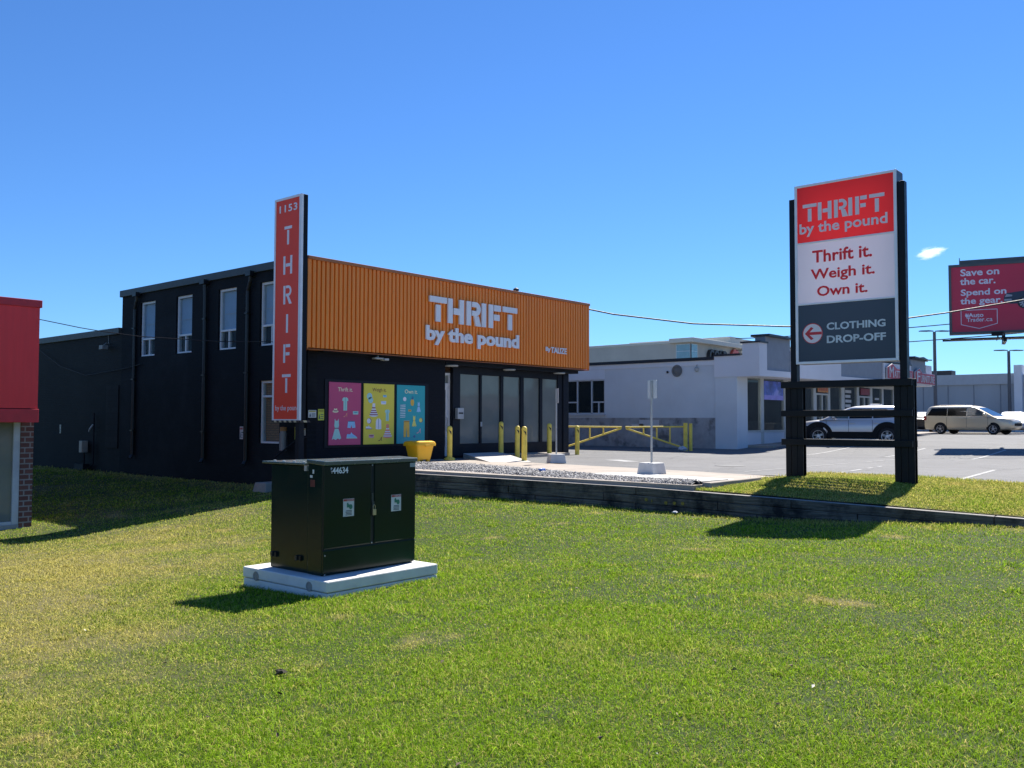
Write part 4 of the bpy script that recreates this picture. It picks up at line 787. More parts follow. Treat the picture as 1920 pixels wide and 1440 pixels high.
def acrylic(name, col, tr):
    m, nt, b = _nodes(name); oc = _oc(nt); c = _mix(nt, _ramp(nt, _noise(nt, oc, .7, 3), .3, .7), tuple(x*.96 for x in col), col); nt.links.new(c, b.inputs['Base Color']); b.inputs['Roughness'].default_value = .3; b.inputs['Specular IOR Level'].default_value = .3
    t = _n(nt, 'ShaderNodeBsdfTranslucent'); nt.links.new(c, t.inputs[0]); ms = _n(nt, 'ShaderNodeMixShader'); ms.inputs[0].default_value = tr; nt.links.new(b.outputs[0], ms.inputs[1]); nt.links.new(t.outputs[0], ms.inputs[2]); nt.links.new(ms.outputs[0], nt.nodes['Material Output'].inputs[0]); return m
mb = MB(); mb.quad((17.805,PY0+.012,PZ0+.012),(17.805,PY1-.012,PZ0+.012),(17.805,PY1-.012,PZ1-.012),(17.805,PY0+.012,PZ1-.012)); mb.build('rear_panel', acrylic('rear_acrylic', (.9,.88,.9), .42), py)
for nm, z0, z1, m_ in (('red_panel',5.345,PZ1-.045,acrylic('pylon_red', (.95,.04,.04), .38)),('white_panel',4.115,5.315,acrylic('pylon_white', (.86,.79,.86), .25)),('slate_panel',PZ0+.045,4.085,acrylic('pylon_slate', (.045,.065,.095), .2))):
    MB().quad((17.41,PY1-.05,z0),(17.41,PY0+.05,z0),(17.41,PY0+.05,z1),(17.41,PY1-.05,z1)).build(nm, m_, py)
xf = 17.407; M_PL = acrylic('pylon_letter', (.98,.86,.86), .15); M_PR = mat('pylon_red_letter', (1.0,.045,.055), .5, spec=.2, var=.03)
L = MB(); sc_ = 1.60/4.04
stroke_word(L, 0, 0, .92*sc_, .355, [(c, a*sc_, w*sc_) for c, a, w in (('T',0,.72),('H',.78,.70),('R',1.60,.64),('I',2.27,.27),('F',2.64,.57),('T',3.32,.72))], 0, .003, NY, (xf, 7.22, 5.76)); L.build('lettering', M_PL, py)
text('lettering', 'by the pound', (xf, 7.29, 5.455), NY, Z_, M_PL, py, w=1.72, h=.275, depth=.003, bold=.022)
text('lettering', 'Thrift it.', (xf, 7.035, 4.915), NY, Z_, M_PR, py, w=1.17, h=.25, depth=.003, bold=.022)
text('lettering', 'Weigh it.', (xf, 7.07, 4.52), NY, Z_, M_PR, py, w=1.25, h=.27, depth=.003, bold=.022)
text('lettering', 'Own it.', (xf, 6.945, 4.24), NY, Z_, M_PR, py, w=.985, h=.205, depth=.003, bold=.022)
M_CL = mat('slate_letter', (.66,.70,.72), .4)
text('lettering', 'CLOTHING', (xf, 6.76, 3.56), NY, Z_, M_CL, py, w=1.125, h=.145, depth=.003, bold=.03)
text('lettering', 'DROP-OFF', (xf, 6.76, 3.30), NY, Z_, M_CL, py, w=1.13, h=.15, depth=.003, bold=.03)
a = MB(); a.prism(poly_circle(0,0,.205,.205,28), (xf,7.045,3.51), NY, Z_, .003); a.build('arrow_disc', M_PL, py)
a = MB(); a.prism([(-.155,0),(-.03,.13),(.02,.105),(-.06,.028),(.185,.028),(.185,-.028),(-.06,-.028),(.02,-.105),(-.03,-.13)], (xf-.003,7.045,3.51), NY, Z_, .002)
for k in range(28):
    p0, p1 = poly_circle(0,0,.205,.205,28)[k], poly_circle(0,0,.205,.205,28)[(k+1) % 28]; a.prism([p0, p1, (p1[0]*.93,p1[1]*.93), (p0[0]*.93,p0[1]*.93)], (xf-.003,7.045,3.51), NY, Z_, .002)
a.build('arrow', mat('arrow_red', (.72,.03,.035), .4), py)

# ---------------------------------------------------------------- bollards, post signs, bin, gate
M_YEL = mat('bollard_yellow', (.95,.68,.10), .5, var=.16, vscale=5, bump=.1, bscale=60, dirt=((.55,.38,.07), 6, .6, .8, .5))
bol = empty('bollard', (0,0,0), cat='bollard', group='yellow steel bollards in front of the store')
mb = MB(); mb.lathe([(.079,0),(.079,.95),(.076,.985),(.062,1.015),(.035,1.035),(.004,1.042)], n=20); mb.build('post', M_YEL, bol, smooth=True)
mb = MB(); 
for a0 in (75, 195, 315):
    for k in range(6):
        t0, t1 = k/6, (k+1)/6; P_ = lambda t, z: (.0825*math.cos(R_(a0+70*t)), .0825*math.sin(R_(a0+70*t)), z)
        mb.add([P_(t0,.93-.06*t0), P_(t0,.93-.06*t0-.10*t0), P_(t1,.93-.06*t1-.10*t1), P_(t1,.93-.06*t1)], [(0,1,2,3)])
mb.build('stripe_sticker', mat('sticker_black', (.02,.02,.02), .5), bol)
BL = [(19.06,18.76,.592,'yellow bollard on a round foot, standing by the white entrance door'),(22.1,19.4,.72,'yellow bollard at the top of the ramp before the second glass pane'),(21.97,18.59,.592,'yellow bollard just behind its neighbour in the close pair before the glass front'),
      (20.10,16.745,.585,'yellow bollard at the ramp foot, the nearer of the close pair'),(24.04,18.92,.67,'yellow bollard beside the white post sign at the end of the glass front'),(25.6,18.9,.585,'yellow bollard in front of the gate past the store corner')]
for i, (x, y, z, lab) in enumerate(BL):
    o = bol if i == 0 else copy_tree(bol); o.location = (x, y, z-.02); o['label'] = lab
    if i == 0: ft = MB().lathe([(.17,.0),(.17,.05),(.12,.09),(.085,.1)], (0,0,.015), n=20).build('foot', M_YEL)
ft.parent = bol
spz = empty('post_sign', (0,0,0), cat='sign', group='blank backed signs on concrete block feet')
mb = MB(); q = .235; mb.hexa([(-q,-q,0),(q,-q,0),(q,q,0),(-q,q,0)], [(-q*.84,-q*.84,.25),(q*.84,-q*.84,.25),(q*.84,q*.84,.25),(-q*.84,q*.84,.25)]); mb.build('concrete_foot', mat('block_concrete', (.62,.60,.56), .85, var=.12, vscale=5, bump=.25), spz, bevel=.015)
mb = MB(); mb.cyl((0,0,.25),(0,0,2.08),.024,n=10); mb.build('post', mat('galv_post', (.42,.43,.43), .45, metal=.3), spz)
mb = MB(); mb.prism([(-.13,-.19),(-.11,-.205),(.11,-.205),(.13,-.19),(.13,.19),(.11,.205),(-.11,.205),(-.13,.19)], (.028,0,1.88), NY, Z_, -.004); mb.build('plate', mat('sign_back', (.66,.67,.68), .4, var=.05), spz)
s2 = copy_tree(spz)
spz.location = (17.2,10.65,.592); spz['label'] = 'blank backed sign on a thin post in a white concrete block beside the gravel'; spz.rotation_euler.z = R_(0)
s2.location = (19.96,15.46,.588); s2['label'] = 'blank backed sign on a post in a concrete block before the glass store front'; s2.rotation_euler.z = R_(-38)
spz.rotation_euler.z = R_(-8)
# yellow lidded bin
bn = empty('salt_bin', (17.75, 18.65, .592), 'bright yellow plastic bin with hinged lid against the black wall under the teal poster', 'bin')
M_BIN = mat('bin_yellow', (.92,.50,.012), .38, var=.06, vscale=4, dirt=((.5,.28,.03), 5, .62, .8, .4))
def rrect(hw, hd, r, z, cx, cy, n=5):
    o = []
    for sx, sy, a0 in ((1,1,0),(-1,1,90),(-1,-1,180),(1,-1,270)):
        for i in range(n): a = R_(a0+90*i/(n-1)); o.append((cx+sx*(hw-r)+r*math.cos(a), cy+sy*(hd-r)+r*math.sin(a), z))
    return o
bx, by_ = 17.80, 18.72
mb = MB(); mb.loft([rrect(.26,.20,.05,.66,bx,by_), rrect(.33,.27,.06,1.06,bx,by_)]); mb.build('body', M_BIN, bn, smooth=True)
mb = MB(); mb.loft([rrect(.37,.31,.06,1.045,bx,by_), rrect(.375,.315,.06,1.10,bx,by_), rrect(.355,.295,.07,1.16,bx,by_), rrect(.29,.23,.07,1.19,bx,by_)]); mb.build('lid', M_BIN, bn, smooth=True)
mb = MB(); mb.box(bx-.09, by_-.33, 1.02, bx+.09, by_-.312, 1.08); mb.build('latch', M_BIN, bn, bevel=.006)
for sx in (-1, 1):
    for sy in (-1, 1): mb = MB(); mb.box(bx+sx*.19-.05, by_+sy*.14-.04, .59, bx+sx*.19+.05, by_+sy*.14+.04, .665); mb.build('foot', M_BIN, bn, bevel=.008)
# swing gate across the alley: two mirrored leaves
def gate_leaf(P, Q, label, post2=False):
    P, Q = Vector(P), Vector(Q); d = (Q-P); L = d.length; d.normalize(); at3 = lambda s, z: (P.x+d.x*s, P.y+d.y*s, P.z+z)
    g_ = empty('gate_leaf', P, label, 'gate', 'yellow pipe gate across the alley')
    mb = MB(); mb.cyl(at3(0,-.1), at3(0,1.12), .085, n=12); mb.build('hinge_post', M_YEL, g_)
    if post2: mb = MB(); mb.cyl(at3(-.22,-.1), at3(-.22,1.10), .07, n=12); mb.build('stop_post', M_YEL, g_)
    mb = MB(); mb.tube([at3(.085,.97), at3(L,.95)], .032, 8); mb.build('top_rail', M_YEL, g_)
    mb = MB(); mb.tube([at3(.085,.13), at3(L-.02,.90)], .036, 8); mb.build('brace', M_YEL, g_)
    for k in (.26, .48, .70): s = L*k; mb = MB(); mb.tube([at3(s,.93), at3(s,.13+.77*k)], .03, 8); mb.build('strut', M_YEL, g_)
GZ = .585; GA, GB = (27.6, 21.2, GZ), (31.6, 18.0, GZ); GM = ((GA[0]+GB[0])/2, (GA[1]+GB[1])/2, GZ); e_ = .03
gate_leaf(GA, tuple(a+(b-a)*(1-e_) for a, b in zip(GA, GM)), 'yellow pipe gate leaf hinged behind the black store corner')
gate_leaf(GB, tuple(a+(b-a)*(1-e_) for a, b in zip(GB, GM)), 'yellow pipe gate leaf hinged on the double post by the grey wall', True)
pm = mat('plaster_patch', (.58,.57,.57), .85, var=.1, vscale=5)
for y, z, w, h in ((19.05,1.48,.55,.18),(18.35,1.52,.9,.3)):
    a = MB(); a.box(30.178, y, z, 30.1845, y+w, z+h); kk(a).build('wall_patch', pm, mall)
# ---------------------------------------------------------------- vehicles
M_TYRE = mat('tyre', (.012,.012,.013), .8, var=.2); M_RIM = mat('alloy', (.70,.70,.71), .35, metal=.35, var=.08); M_CGL = mat('car_glass', (.010,.013,.016), .04, spec=.8, var=.1)
M_CLAD = mat('black_cladding', (.007,.0075,.009), .65, spec=.2); M_LMP = mat('lamp_clear', (.62,.64,.66), .12, spec=.8); M_TAIL = mat('tail_red', (.32,.015,.02), .2)
def car(name, label, group, loc, head, paint, st, gh, wheels, wr, W, sidewin, cladding=False, rail=False, tail=None, wind=None, doors=(), handles=()):
    """st: stations (x, bottom, top, half width) of the lower body; gh: rings (z, x rear, x front, half width) of the cabin"""
    R = empty(name, (0,0,0), label, 'car' if name != 'minivan' else 'van', group)
    mb = MB(); rings = []
    for x, zb, zt, hw in st:
        h = zt-zb; half = [(hw*.80,zb),(hw*.95,zb+.05),(hw,zb+h*.28),(hw,zb+h*.62),(hw*.965,zt-.09),(hw*.87,zt-.015),(hw*.5,zt+.015)]
        rings.append([(x,y,z) for y, z in half]+[(x,-y,z) for y, z in reversed(half)])
    mb.loft(rings)
    if rings[0][0][0] > rings[-1][0][0]: pass
    mb.build('body', paint, R, smooth=True)
    mb = MB(); rg_ = []
    for z, xr, xf, hw in gh: rg_.append([(x, y, z_) for x, y, z_ in [((xr+xf)/2+a, b_, c_) for a, b_, c_ in rrect((xf-xr)/2, hw, .16, z, 0, 0, 5)]])
    mb.loft(rg_); mb.build('cabin', paint, R, smooth=True)
    zs = [g[0] for g in gh]; hy = lambda z: float(np.interp(z, zs, [g[3] for g in gh])); xr_ = lambda z: float(np.interp(z, zs, [g[1] for g in gh])); xf_ = lambda z: float(np.interp(z, zs, [g[2] for g in gh]))
    for s in (1, -1):
        for poly, m_ in sidewin:
            mb = MB(); k = len(poly); o = [(x, s*(hy(z)+.008), z) for x, z in poly]; i_ = [(x, s*(hy(z)-.02), z) for x, z in poly]
            f_ = tuple(range(k)); mb.add(o+i_, [f_ if s < 0 else f_[::-1]]+[(i, (i+1) % k, (i+1) % k+k, i+k) for i in range(k)]); mb.build('window', m_, R)
    z0, z1 = wind; 
    mb = MB(); w0, w1 = hy(z0)*.90, hy(z1)*.86; xo = .012
    mb.add([(xf_(z0)+xo,-w0,z0),(xf_(z0)+xo,w0,z0),(xf_(z1)+xo,w1,z1),(xf_(z1)+xo,-w1,z1),(xf_(z0)-.05,-w0,z0),(xf_(z0)-.05,w0,z0),(xf_(z1)-.05,w1,z1),(xf_(z1)-.05,-w1,z1)], [(0,1,2,3),(7,6,5,4),(0,4,5,1),(1,5,6,2),(2,6,7,3),(3,7,4,0)]); mb.build('windscreen', M_CGL, R)
    mb = MB(); z0b = z0+.08; mb.add([(xr_(z0b)-xo,w0,z0b),(xr_(z0b)-xo,-w0,z0b),(xr_(z1)-xo,-w1,z1),(xr_(z1)-xo,w1,z1),(xr_(z0b)+.05,w0,z0b),(xr_(z0b)+.05,-w0,z0b),(xr_(z1)+.05,-w1,z1),(xr_(z1)+.05,w1,z1)], [(0,1,2,3),(7,6,5,4),(0,4,5,1),(1,5,6,2),(2,6,7,3),(3,7,4,0)]); mb.build('rear_window', M_CGL, R)
    hwm = max(q[3] for q in st)
    bodyhw = lambda x: float(np.interp(x, sorted(q[0] for q in st), [q[3] for q in sorted(st)]))
    for x in wheels:
        for s in (1, -1):
            yc = s*(bodyhw(x)-.055)
            w_ = empty_child('wheel', (x, yc, wr), R)
            ax = (0, s, 0)
            mb = MB(); mb.lathe([(wr*.62,-.1),(wr*.93,-.10),(wr,-.07),(wr,.06),(wr*.95,.095),(wr*.66,.105),(wr*.62,.085)], (x,yc,wr), ax, 26); mb.build('tyre', M_TYRE, w_, smooth=True)
            mb = MB(); mb.lathe([(wr*.62,.0),(wr*.64,.095),(wr*.60,.09),(wr*.56,.03)], (x,yc,wr), ax, 26); mb.lathe([(wr*.17,.03),(wr*.16,.09),(.01,.095)], (x,yc,wr), ax, 12)
            for k in range(5):
                a = 2*math.pi*k/5+.3; ca, sa = math.cos(a), math.sin(a); e1 = Vector((ca,0,sa)); e2 = Vector((-sa,0,ca)); c_ = Vector((x, yc+s*.035, wr))
                q0 = [c_+e1*wr*r+e2*wr*t_ for r, t_ in ((.12,-.11),(.6,-.15),(.6,.15),(.12,.11))]; dy = Vector((0, s*.05, 0)); q = q0 if s < 0 else q0
                mb.add(q+[p+dy for p in q], [(0,1,2,3),(7,6,5,4),(0,4,5,1),(1,5,6,2),(2,6,7,3),(3,7,4,0)])
            mb.build('rim', M_RIM, w_)
            mb = MB(); mb.lathe([(wr*.6,-.02),(wr*.6,.0),(.01,.0)], (x,yc,wr), ax, 20); mb.build('brake_disc', M_CLAD, w_)
            # wheel arch: dark housing and lip on the body side
            yb = bodyhw(x)*1.0; mb = MB(); R1 = wr*1.17; R2 = wr*(1.66 if cladding else 1.22); n = 16
            pts = [(x+R1*math.cos(math.pi*i/n), wr+R1*math.sin(math.pi*i/n)) for i in range(n+1)]
            mb.add([(px, s*(yb+.004), pz_) for px, pz_ in pts]+[(x+R1, s*(yb+.004), st[1][1]+.02), (x-R1, s*(yb+.004), st[1][1]+.02)], [tuple(range(n+3))])
            if cladding or True:
                o = [(x+R2*math.cos(math.pi*i/n), wr+R2*math.sin(math.pi*i/n)) for i in range(n+1)]
                if cladding:
                    mb.add([(a, s*(yb+.014), b_) for a, b_ in pts]+[(a, s*(yb+.014), b_) for a, b_ in o]+[(a, s*(yb-.02), b_) for a, b_ in o], [(i, i+1, i+n+2, i+n+1) for i in range(n)]+[(i+n+1, i+n+2, i+2*n+3, i+2*n+2) for i in range(n)])
            mb.build('wheel_arch', M_CLAD, R)
    if cladding:
        for s in (1, -1):
            for xa_, xb_, zt_ in ((wheels[0]+wr, st[-1][0]-.02, .74), (st[0][0]+.03, wheels[1]-wr, .80)):
                xs_ = np.linspace(xa_, xb_, 6); mb = MB(); mb.loft([[(x, s*(bodyhw(x)+.014), .27), (x, s*(bodyhw(x)+.014), zt_), (x, s*(bodyhw(x)-.05), zt_), (x, s*(bodyhw(x)-.05), .27)] for x in xs_]); mb.build('corner_cladding', M_CLAD, R)
        mb = MB(); mb.box(st[-1][0]-.06, -.66, .30, st[-1][0]+.03, .66, .60); mb.build('front_cladding', M_CLAD, R, bevel=.03)
    for s in (1, -1):
        xm = xf_(z0)-.42; mb = MB(); mb.lathe([(.02,-.05),(.085,-.04),(.1,.0),(.09,.05),(.03,.08)], (xm, s*(hwm+.09), z0+.06), (1,0,0), 12); mb.cyl((xm,s*(hwm-.08),z0+.0),(xm,s*(hwm+.05),z0+.04),.025,n=8); mb.build('mirror', paint, R, smooth=True)
        xn = st[-1][0]; hn = st[-2][3]
        mb = MB(); zt = st[-2][2]; mb.hexa([(xn-.42,s*hn*1.0,zt-.24),(xn-.04,s*hn*.55,zt-.30),(xn-.0,s*hn*.86,zt-.30),(xn-.15,s*hn*1.03,zt-.26)][::s], [(xn-.46,s*hn*.98,zt-.10),(xn-.1,s*hn*.55,zt-.17),(xn-.06,s*hn*.86,zt-.16),(xn-.2,s*hn*1.02,zt-.11)][::s]); mb.build('headlight', M_LMP, R)
        xt = st[0][0]; ht = st[1][3]; tz0, tz1 = tail
        mb = MB(); mb.box(xt-.012, s*ht*.72, tz0, xt+.16, s*(ht*1.0+.008), tz1); mb.build('tail_light', M_TAIL, R, bevel=.02)
        for xd in doors:
            mb = MB(); mb.box(xd, s*(hwm+.0005), st[2][1]+.16, xd+.012, s*(hwm+.003), z0-.06); mb.build('door_seam', M_CLAD, R)
        for xh in handles:
            mb = MB(); mb.box(xh, s*(hwm*.985), z0-.20, xh+.2, s*(hwm+.03), z0-.165); mb.build('handle', paint, R, bevel=.01)
        if cladding:
            mb = MB(); mb.box(wheels[1]+wr, s*(hwm-.05), st[2][1]-.0, wheels[0]-wr, s*(hwm+.012), st[2][1]+.27); mb.build('sill_cladding', M_CLAD, R, bevel=.02)
        if rail:
            mb = MB(); zr = gh[-1][0]; mb.tube([(gh[-1][1]+.2,s*gh[-1][3]*.86,zr-.01),(gh[-1][1]+.3,s*gh[-1][3]*.9,zr+.05),(gh[-1][2]-.25,s*gh[-1][3]*.9,zr+.05),(gh[-1][2]-.12,s*gh[-1][3]*.86,zr-.02)], .02, 6); mb.build('roof_rail', M_RIM, R)
    xn = st[-1][0]; mb = MB(); mb.box(xn-.05, -st[-1][3]*.8, st[-1][1]+.10, xn+.02, st[-1][3]*.8, st[-1][1]+.26); mb.build('grille', M_CLAD, R, bevel=.02)
    if cladding:
        for xe, s_ in ((st[0][0], -1), (st[-1][0], 1)): mb = MB(); mb.box(xe+s_*.02, -W*.46, .22, xe-s_*.3, W*.46, .52); mb.build('bumper', M_CLAD, R, bevel=.05)
    R.location = loc; R.rotation_euler.z = head; return R
def empty_child(name, loc, parent):
    o = bpy.data.objects.new(name, None); o.empty_display_size = .1; o.location = loc; COL.objects.link(o); o.parent = parent; return o
def paint_mat(name, col, metal=.3, rough=.35):
    m, nt, b = _nodes(name); oc = _oc(nt); nt.links.new(_mix(nt, _ramp(nt, _noise(nt, oc, .8, 3), .3, .7), tuple(c*.95 for c in col), col), b.inputs['Base Color'])
    b.inputs['Metallic'].default_value = metal; b.inputs['Roughness'].default_value = rough; b.inputs['Coat Weight'].default_value = .6; b.inputs['Coat Roughness'].default_value = .06; return m
M_VAN = paint_mat('champagne_paint', (.72,.61,.43)); M_SUVP = paint_mat('silver_blue_paint', (.58,.57,.58))
M_BLK = paint_mat('black_paint', (.012,.013,.016), 0); M_SIL = paint_mat('silver_paint', (.45,.46,.48))
M_TINT = mat('tinted_glass', (.004,.005,.006), .12, spec=.22, var=.1); M_FGL = mat('front_glass', (.05,.085,.085), .05, spec=.9, var=.4, vscale=2)
van_st = [(-2.55,.42,1.02,.84),(-2.5,.30,1.10,.93),(-2.0,.26,1.13,.97),(-.5,.24,1.11,.985),(1.0,.24,1.09,.98),(1.55,.26,1.05,.965),(2.1,.28,1.0,.91),(2.45,.32,.90,.80),(2.57,.42,.74,.66)]
van_gh = [(1.02,-2.53,1.72,.93),(1.12,-2.52,1.50,.92),(1.40,-2.46,.98,.85),(1.62,-2.36,.55,.78),(1.70,-2.25,.28,.72),(1.745,-2.0,.0,.55)]
vw = [([(-2.36,1.14),(-1.15,1.12),(-1.15,1.60),(-2.1,1.60)], M_TINT), ([(-1.12,1.12),(.0,1.11),(.0,1.60),(-1.12,1.60)], M_TINT), ([(.05,1.11),(1.22,1.13),(.62,1.52),(.42,1.59),(.05,1.60)], M_FGL)]
def head_of(dx, dy): return math.atan2(dy, dx)
car('minivan', 'champagne minivan with tinted rear windows and roof rack on the sunlit lot', None, (60.0, 14.35, float(lot_z(60.0,14.35))), head_of(-.15,-.99), M_VAN, van_st, van_gh, (1.55,-1.52), .335, 1.97, vw, rail=True, tail=(.85,1.12), wind=(1.12,1.62), doors=(.03,-1.14,1.25), handles=(-.3,.15))
suv_st = [(-2.05,.5,.98,.78),(-2.0,.3,1.05,.86),(-1.6,.25,1.06,.90),(0,.24,1.03,.905),(.9,.25,1.0,.90),(1.4,.26,.98,.89),(1.85,.28,.92,.84),(2.05,.34,.80,.74),(2.12,.45,.66,.62)]
suv_gh = [(.98,-2.04,1.30,.86),(1.06,-2.02,1.10,.85),(1.30,-1.92,.62,.78),(1.47,-1.78,.22,.70),(1.545,-1.6,-.05,.62),(1.57,-1.3,-.4,.45)]
sw = [([(-1.62,1.10),(-.78,1.06),(-.78,1.44),(-1.25,1.44),(-1.62,1.28)], M_TINT), ([(-.74,1.06),(.12,1.05),(.12,1.42),(-.1,1.45),(-.74,1.45)], M_TINT), ([(.16,1.05),(.88,1.06),(.52,1.28),(.16,1.42)], M_FGL)]
car('suv', 'silver blue compact SUV with black wheel cladding parked behind the tall roadside sign', None, (37.4, 13.4, float(lot_z(37.4,13.4))), head_of(-.24,.97), M_SUVP, suv_st, suv_gh, (1.32,-1.30), .345, 1.82, sw, cladding=True, rail=True, tail=(.66,.86), wind=(1.05,1.46), doors=(-.76,.14,1.0), handles=(-1.0,-.1))
sed_st = [(-2.3,.42,.92,.78),(-2.2,.28,.98,.87),(-1.4,.24,.97,.90),(0,.22,.93,.91),(1.0,.23,.92,.90),(1.7,.26,.84,.86),(2.2,.32,.70,.76),(2.32,.42,.60,.64)]
sed_gh = [(.88,-1.75,1.15,.84),(.98,-1.6,.92,.82),(1.2,-1.25,.45,.74),(1.38,-.85,.05,.66),(1.43,-.6,-.2,.5)]
dw = [([(-1.2,1.0),(-.35,.98),(-.35,1.33),(-.75,1.33)], M_TINT), ([(-.3,.98),(.7,.99),(.25,1.26),(-.05,1.34),(-.3,1.34)], M_TINT)]
car('parked_car', 'dark sedan mostly hidden behind the tail of the champagne minivan', 'cars parked along the warehouse', (64.9, 18.75, 1.03), head_of(1,.12), M_BLK, sed_st, sed_gh, (1.4,-1.4), .32, 1.82, dw, tail=(.66,.82), wind=(.98,1.36), doors=(-.33,))
car('parked_car', 'silver sedan with glinting windscreen in front of the warehouse beyond the minivan', 'cars parked along the warehouse', (66.0, 13.35, 1.03), head_of(-1,-.2), M_SIL, sed_st, sed_gh, (1.4,-1.4), .32, 1.82, dw, tail=(.66,.82), wind=(.98,1.36), doors=(-.33,))
slab('lot_kerb', [(61.9,-6),(62.2,-6),(62.2,30),(61.9,30)], .6, 1.12, M_NEWC)

# ---------------------------------------------------------------- background buildings and street furniture
wh = empty('warehouse', (78, 15, 1), 'long pale grey concrete warehouse wall with a taller pier across the lot', 'warehouse')
mb = MB(); mb.box(78, -25, .5, 80, 15.04, 5.35); mb.box(78, 15.6, .5, 80, 45, 5.47)
mb.build('wall', mat('warehouse_concrete', (.40,.41,.42), .85, var=.10, vscale=.5, dirt=((.30,.31,.33), .35, .5, .8, .6), stretch=(1,1,.3)), wh)
mb = MB(); mb.box(77.85, -25, 4.75, 77.995, 15.04, 5.45); mb.box(77.85, 15.6, 4.75, 77.995, 45, 5.57); mb.build('parapet_band', mat('warehouse_band', (.47,.48,.49), .85, var=.08), wh)
mb = MB(); y = 16.6
while y < 44: mb.box(77.97, y, .6, 78.0, y+.05, 4.74); y += 1.9
mb.build('panel_joint', mat('joint_grey', (.24,.25,.27), .9), wh)
MB().box(77.5, 15.04, .5, 80, 15.58, 6.18).build('pier', M_GL, wh)
mb = MB(); mb.box(79, 20.4, 5.4, 80.2, 22.0, 6.0); mb.build('roof_unit', mat('vent_metal', (.12,.12,.12), .5), wh)
M_BEI = mat('beige_wall', (.52,.48,.40), .85, var=.10, vscale=.5, dirt=((.40,.37,.31), .4, .5, .8, .5)); M_BSL = mat('slab_cream', (.62,.59,.50), .8, var=.06)
bb = empty('cream_building', (80, 48, 1), 'cream block with flat overhanging roof and corner window behind the grey shops', 'building')
mb = MB(); mb.box(70, 39.3, .5, 100, 90, 8.72); mb.build('wall', M_BEI, bb)
mb = MB(); mb.box(69.5, 38.75, 8.72, 79.2, 41.2, 9.12); mb.box(69.95, 41.2, 8.72, 70.2, 90, 8.95); mb.build('roof_slab', M_BSL, bb, bevel=.03)
mb = MB(); mb.box(76.6, 38.85, 9.125, 79, 50, 9.7); mb.box(79.2, 39.0, 8.3, 100, 50, 9.65); mb.build('upper_block', M_BSL, bb)
mb = MB(); mb.box(69.93, 39.24, 7.2, 69.995, 40.75, 8.62); mb.box(69.93, 39.24, 7.2, 71.1, 39.295, 8.62); w_ = mb.build('window', mat('window_frame_pale', (.62,.64,.64), .4), bb)
mb = MB(); 
for z0, z1 in ((7.25,7.95),(8.0,8.57)): mb.box(69.915, 39.35, z0, 69.93, 40.68, z1); mb.box(70.0, 39.225, z0, 71.04, 39.24, z1)
mb.build('pane', mat('sky_glass', (.20,.34,.38), .08, spec=.8, var=.15), w_)
mb = MB(); mb.box(69.97, 55, 1, 69.999, 55.25, 8.7); mb.build('wall_joint', M_BSL, bb)
cs = empty('roof_sign', (75, 39.1, 7), 'black raised letters beside a red disc, their tops just above the grey parapet', 'sign')
text('lettering', 'COLD', (72.8, 39.29, 6.95), X_, Z_, M_CAP, cs, w=3.5, h=1.35, depth=.35, bold=.02)
MB().prism(poly_circle(0,0,.75,.75,24), (78.0,39.28,7.85), X_, Z_, .3).build('emblem', mat('emblem_red', (.55,.10,.08), .5), cs)
def lamp(x, y, z0, z1, label):
    p = empty('lot_lamp', (x, y, z0), label, 'lamp post', 'tall twin headed lamp posts on the lot')
    mb = MB(); mb.cyl((x,y,z0-.3),(x,y,z0+.7),.28,n=12); mb.build('base', M_NEWC, p); mb = MB(); mb.cyl((x,y,z0+.7),(x,y,z1-.05),.13,.10,n=12); mb.build('pole', mat('lamp_bronze', (.10,.10,.11), .5), p)
    for s in (1, -1):
        d = Vector((-.65,.76,0))*s; n = Vector((d.y,-d.x,0)); c_ = Vector((x,y,z1))
        mb = MB(); q = lambda a, b_, z: tuple(c_+d*a+n*b_+Vector((0,0,z))); mb.hexa([q(.08,-.05,-.03),q(.45,-.16,-.03),q(.45,.16,-.03),q(.08,.05,-.03)][::-1], [q(.08,-.05,.03),q(.45,-.16,.05),q(.45,.16,.05),q(.08,.05,.03)][::-1])
        mb.hexa([q(.45,-.17,-.04),q(1.05,-.17,-.03),q(1.05,.17,-.03),q(.45,.17,-.04)][::-1], [q(.45,-.17,.05),q(1.05,-.15,.03),q(1.05,.15,.03),q(.45,.17,.05)][::-1]); mb.build('lamp_head', mat('lamp_bronze', (.10,.10,.11), .5), p)
lamp(68.0, 18.65, 1.1, 8.25, 'twin headed lamp post rising behind the champagne minivan')
lamp(95.0*.8, 19.45*.8+.03, 1.1, 1.75+(8.58-1.75)*.8, 'twin headed lamp post standing against the warehouse under the billboard')

# billboard
bo = Vector((39.6, 10.28, 5.34)); bd = Vector((.242,-.970,0)).normalized(); bn_ = bd.cross(Vector(Z_)); BW, BH = 6.1, 2.87
blb = empty('billboard', (40.4, 7.2, .8), 'big dark red advertising billboard high over the lot with white words and a car', 'billboard')
def bpr(mb, poly, off, dep): mb.prism(poly, bo+bn_*off, bd, Z_, dep)
M_BF = mat('billboard_frame', (.09,.10,.10), .5); M_BR = mat('billboard_red', (.62,.022,.065), .4, var=.08, vscale=.5); M_BT = mat('billboard_white', (.80,.76,.84), .5)
mb = MB(); bpr(mb, [(0,0),(BW,0),(BW,BH),(0,BH)], -.35, .33); mb.build('case', M_BF, blb)
mb = MB(); 
for q in ([(0,0),(BW,0),(BW,.1),(0,.1)],[(0,BH-.1),(BW,BH-.1),(BW,BH),(0,BH)],[(0,.1),(.1,.1),(.1,BH-.1),(0,BH-.1)],[(BW-.1,.1),(BW,.1),(BW,BH-.1),(BW-.1,BH-.1)]): bpr(mb, q, -.02, .07)
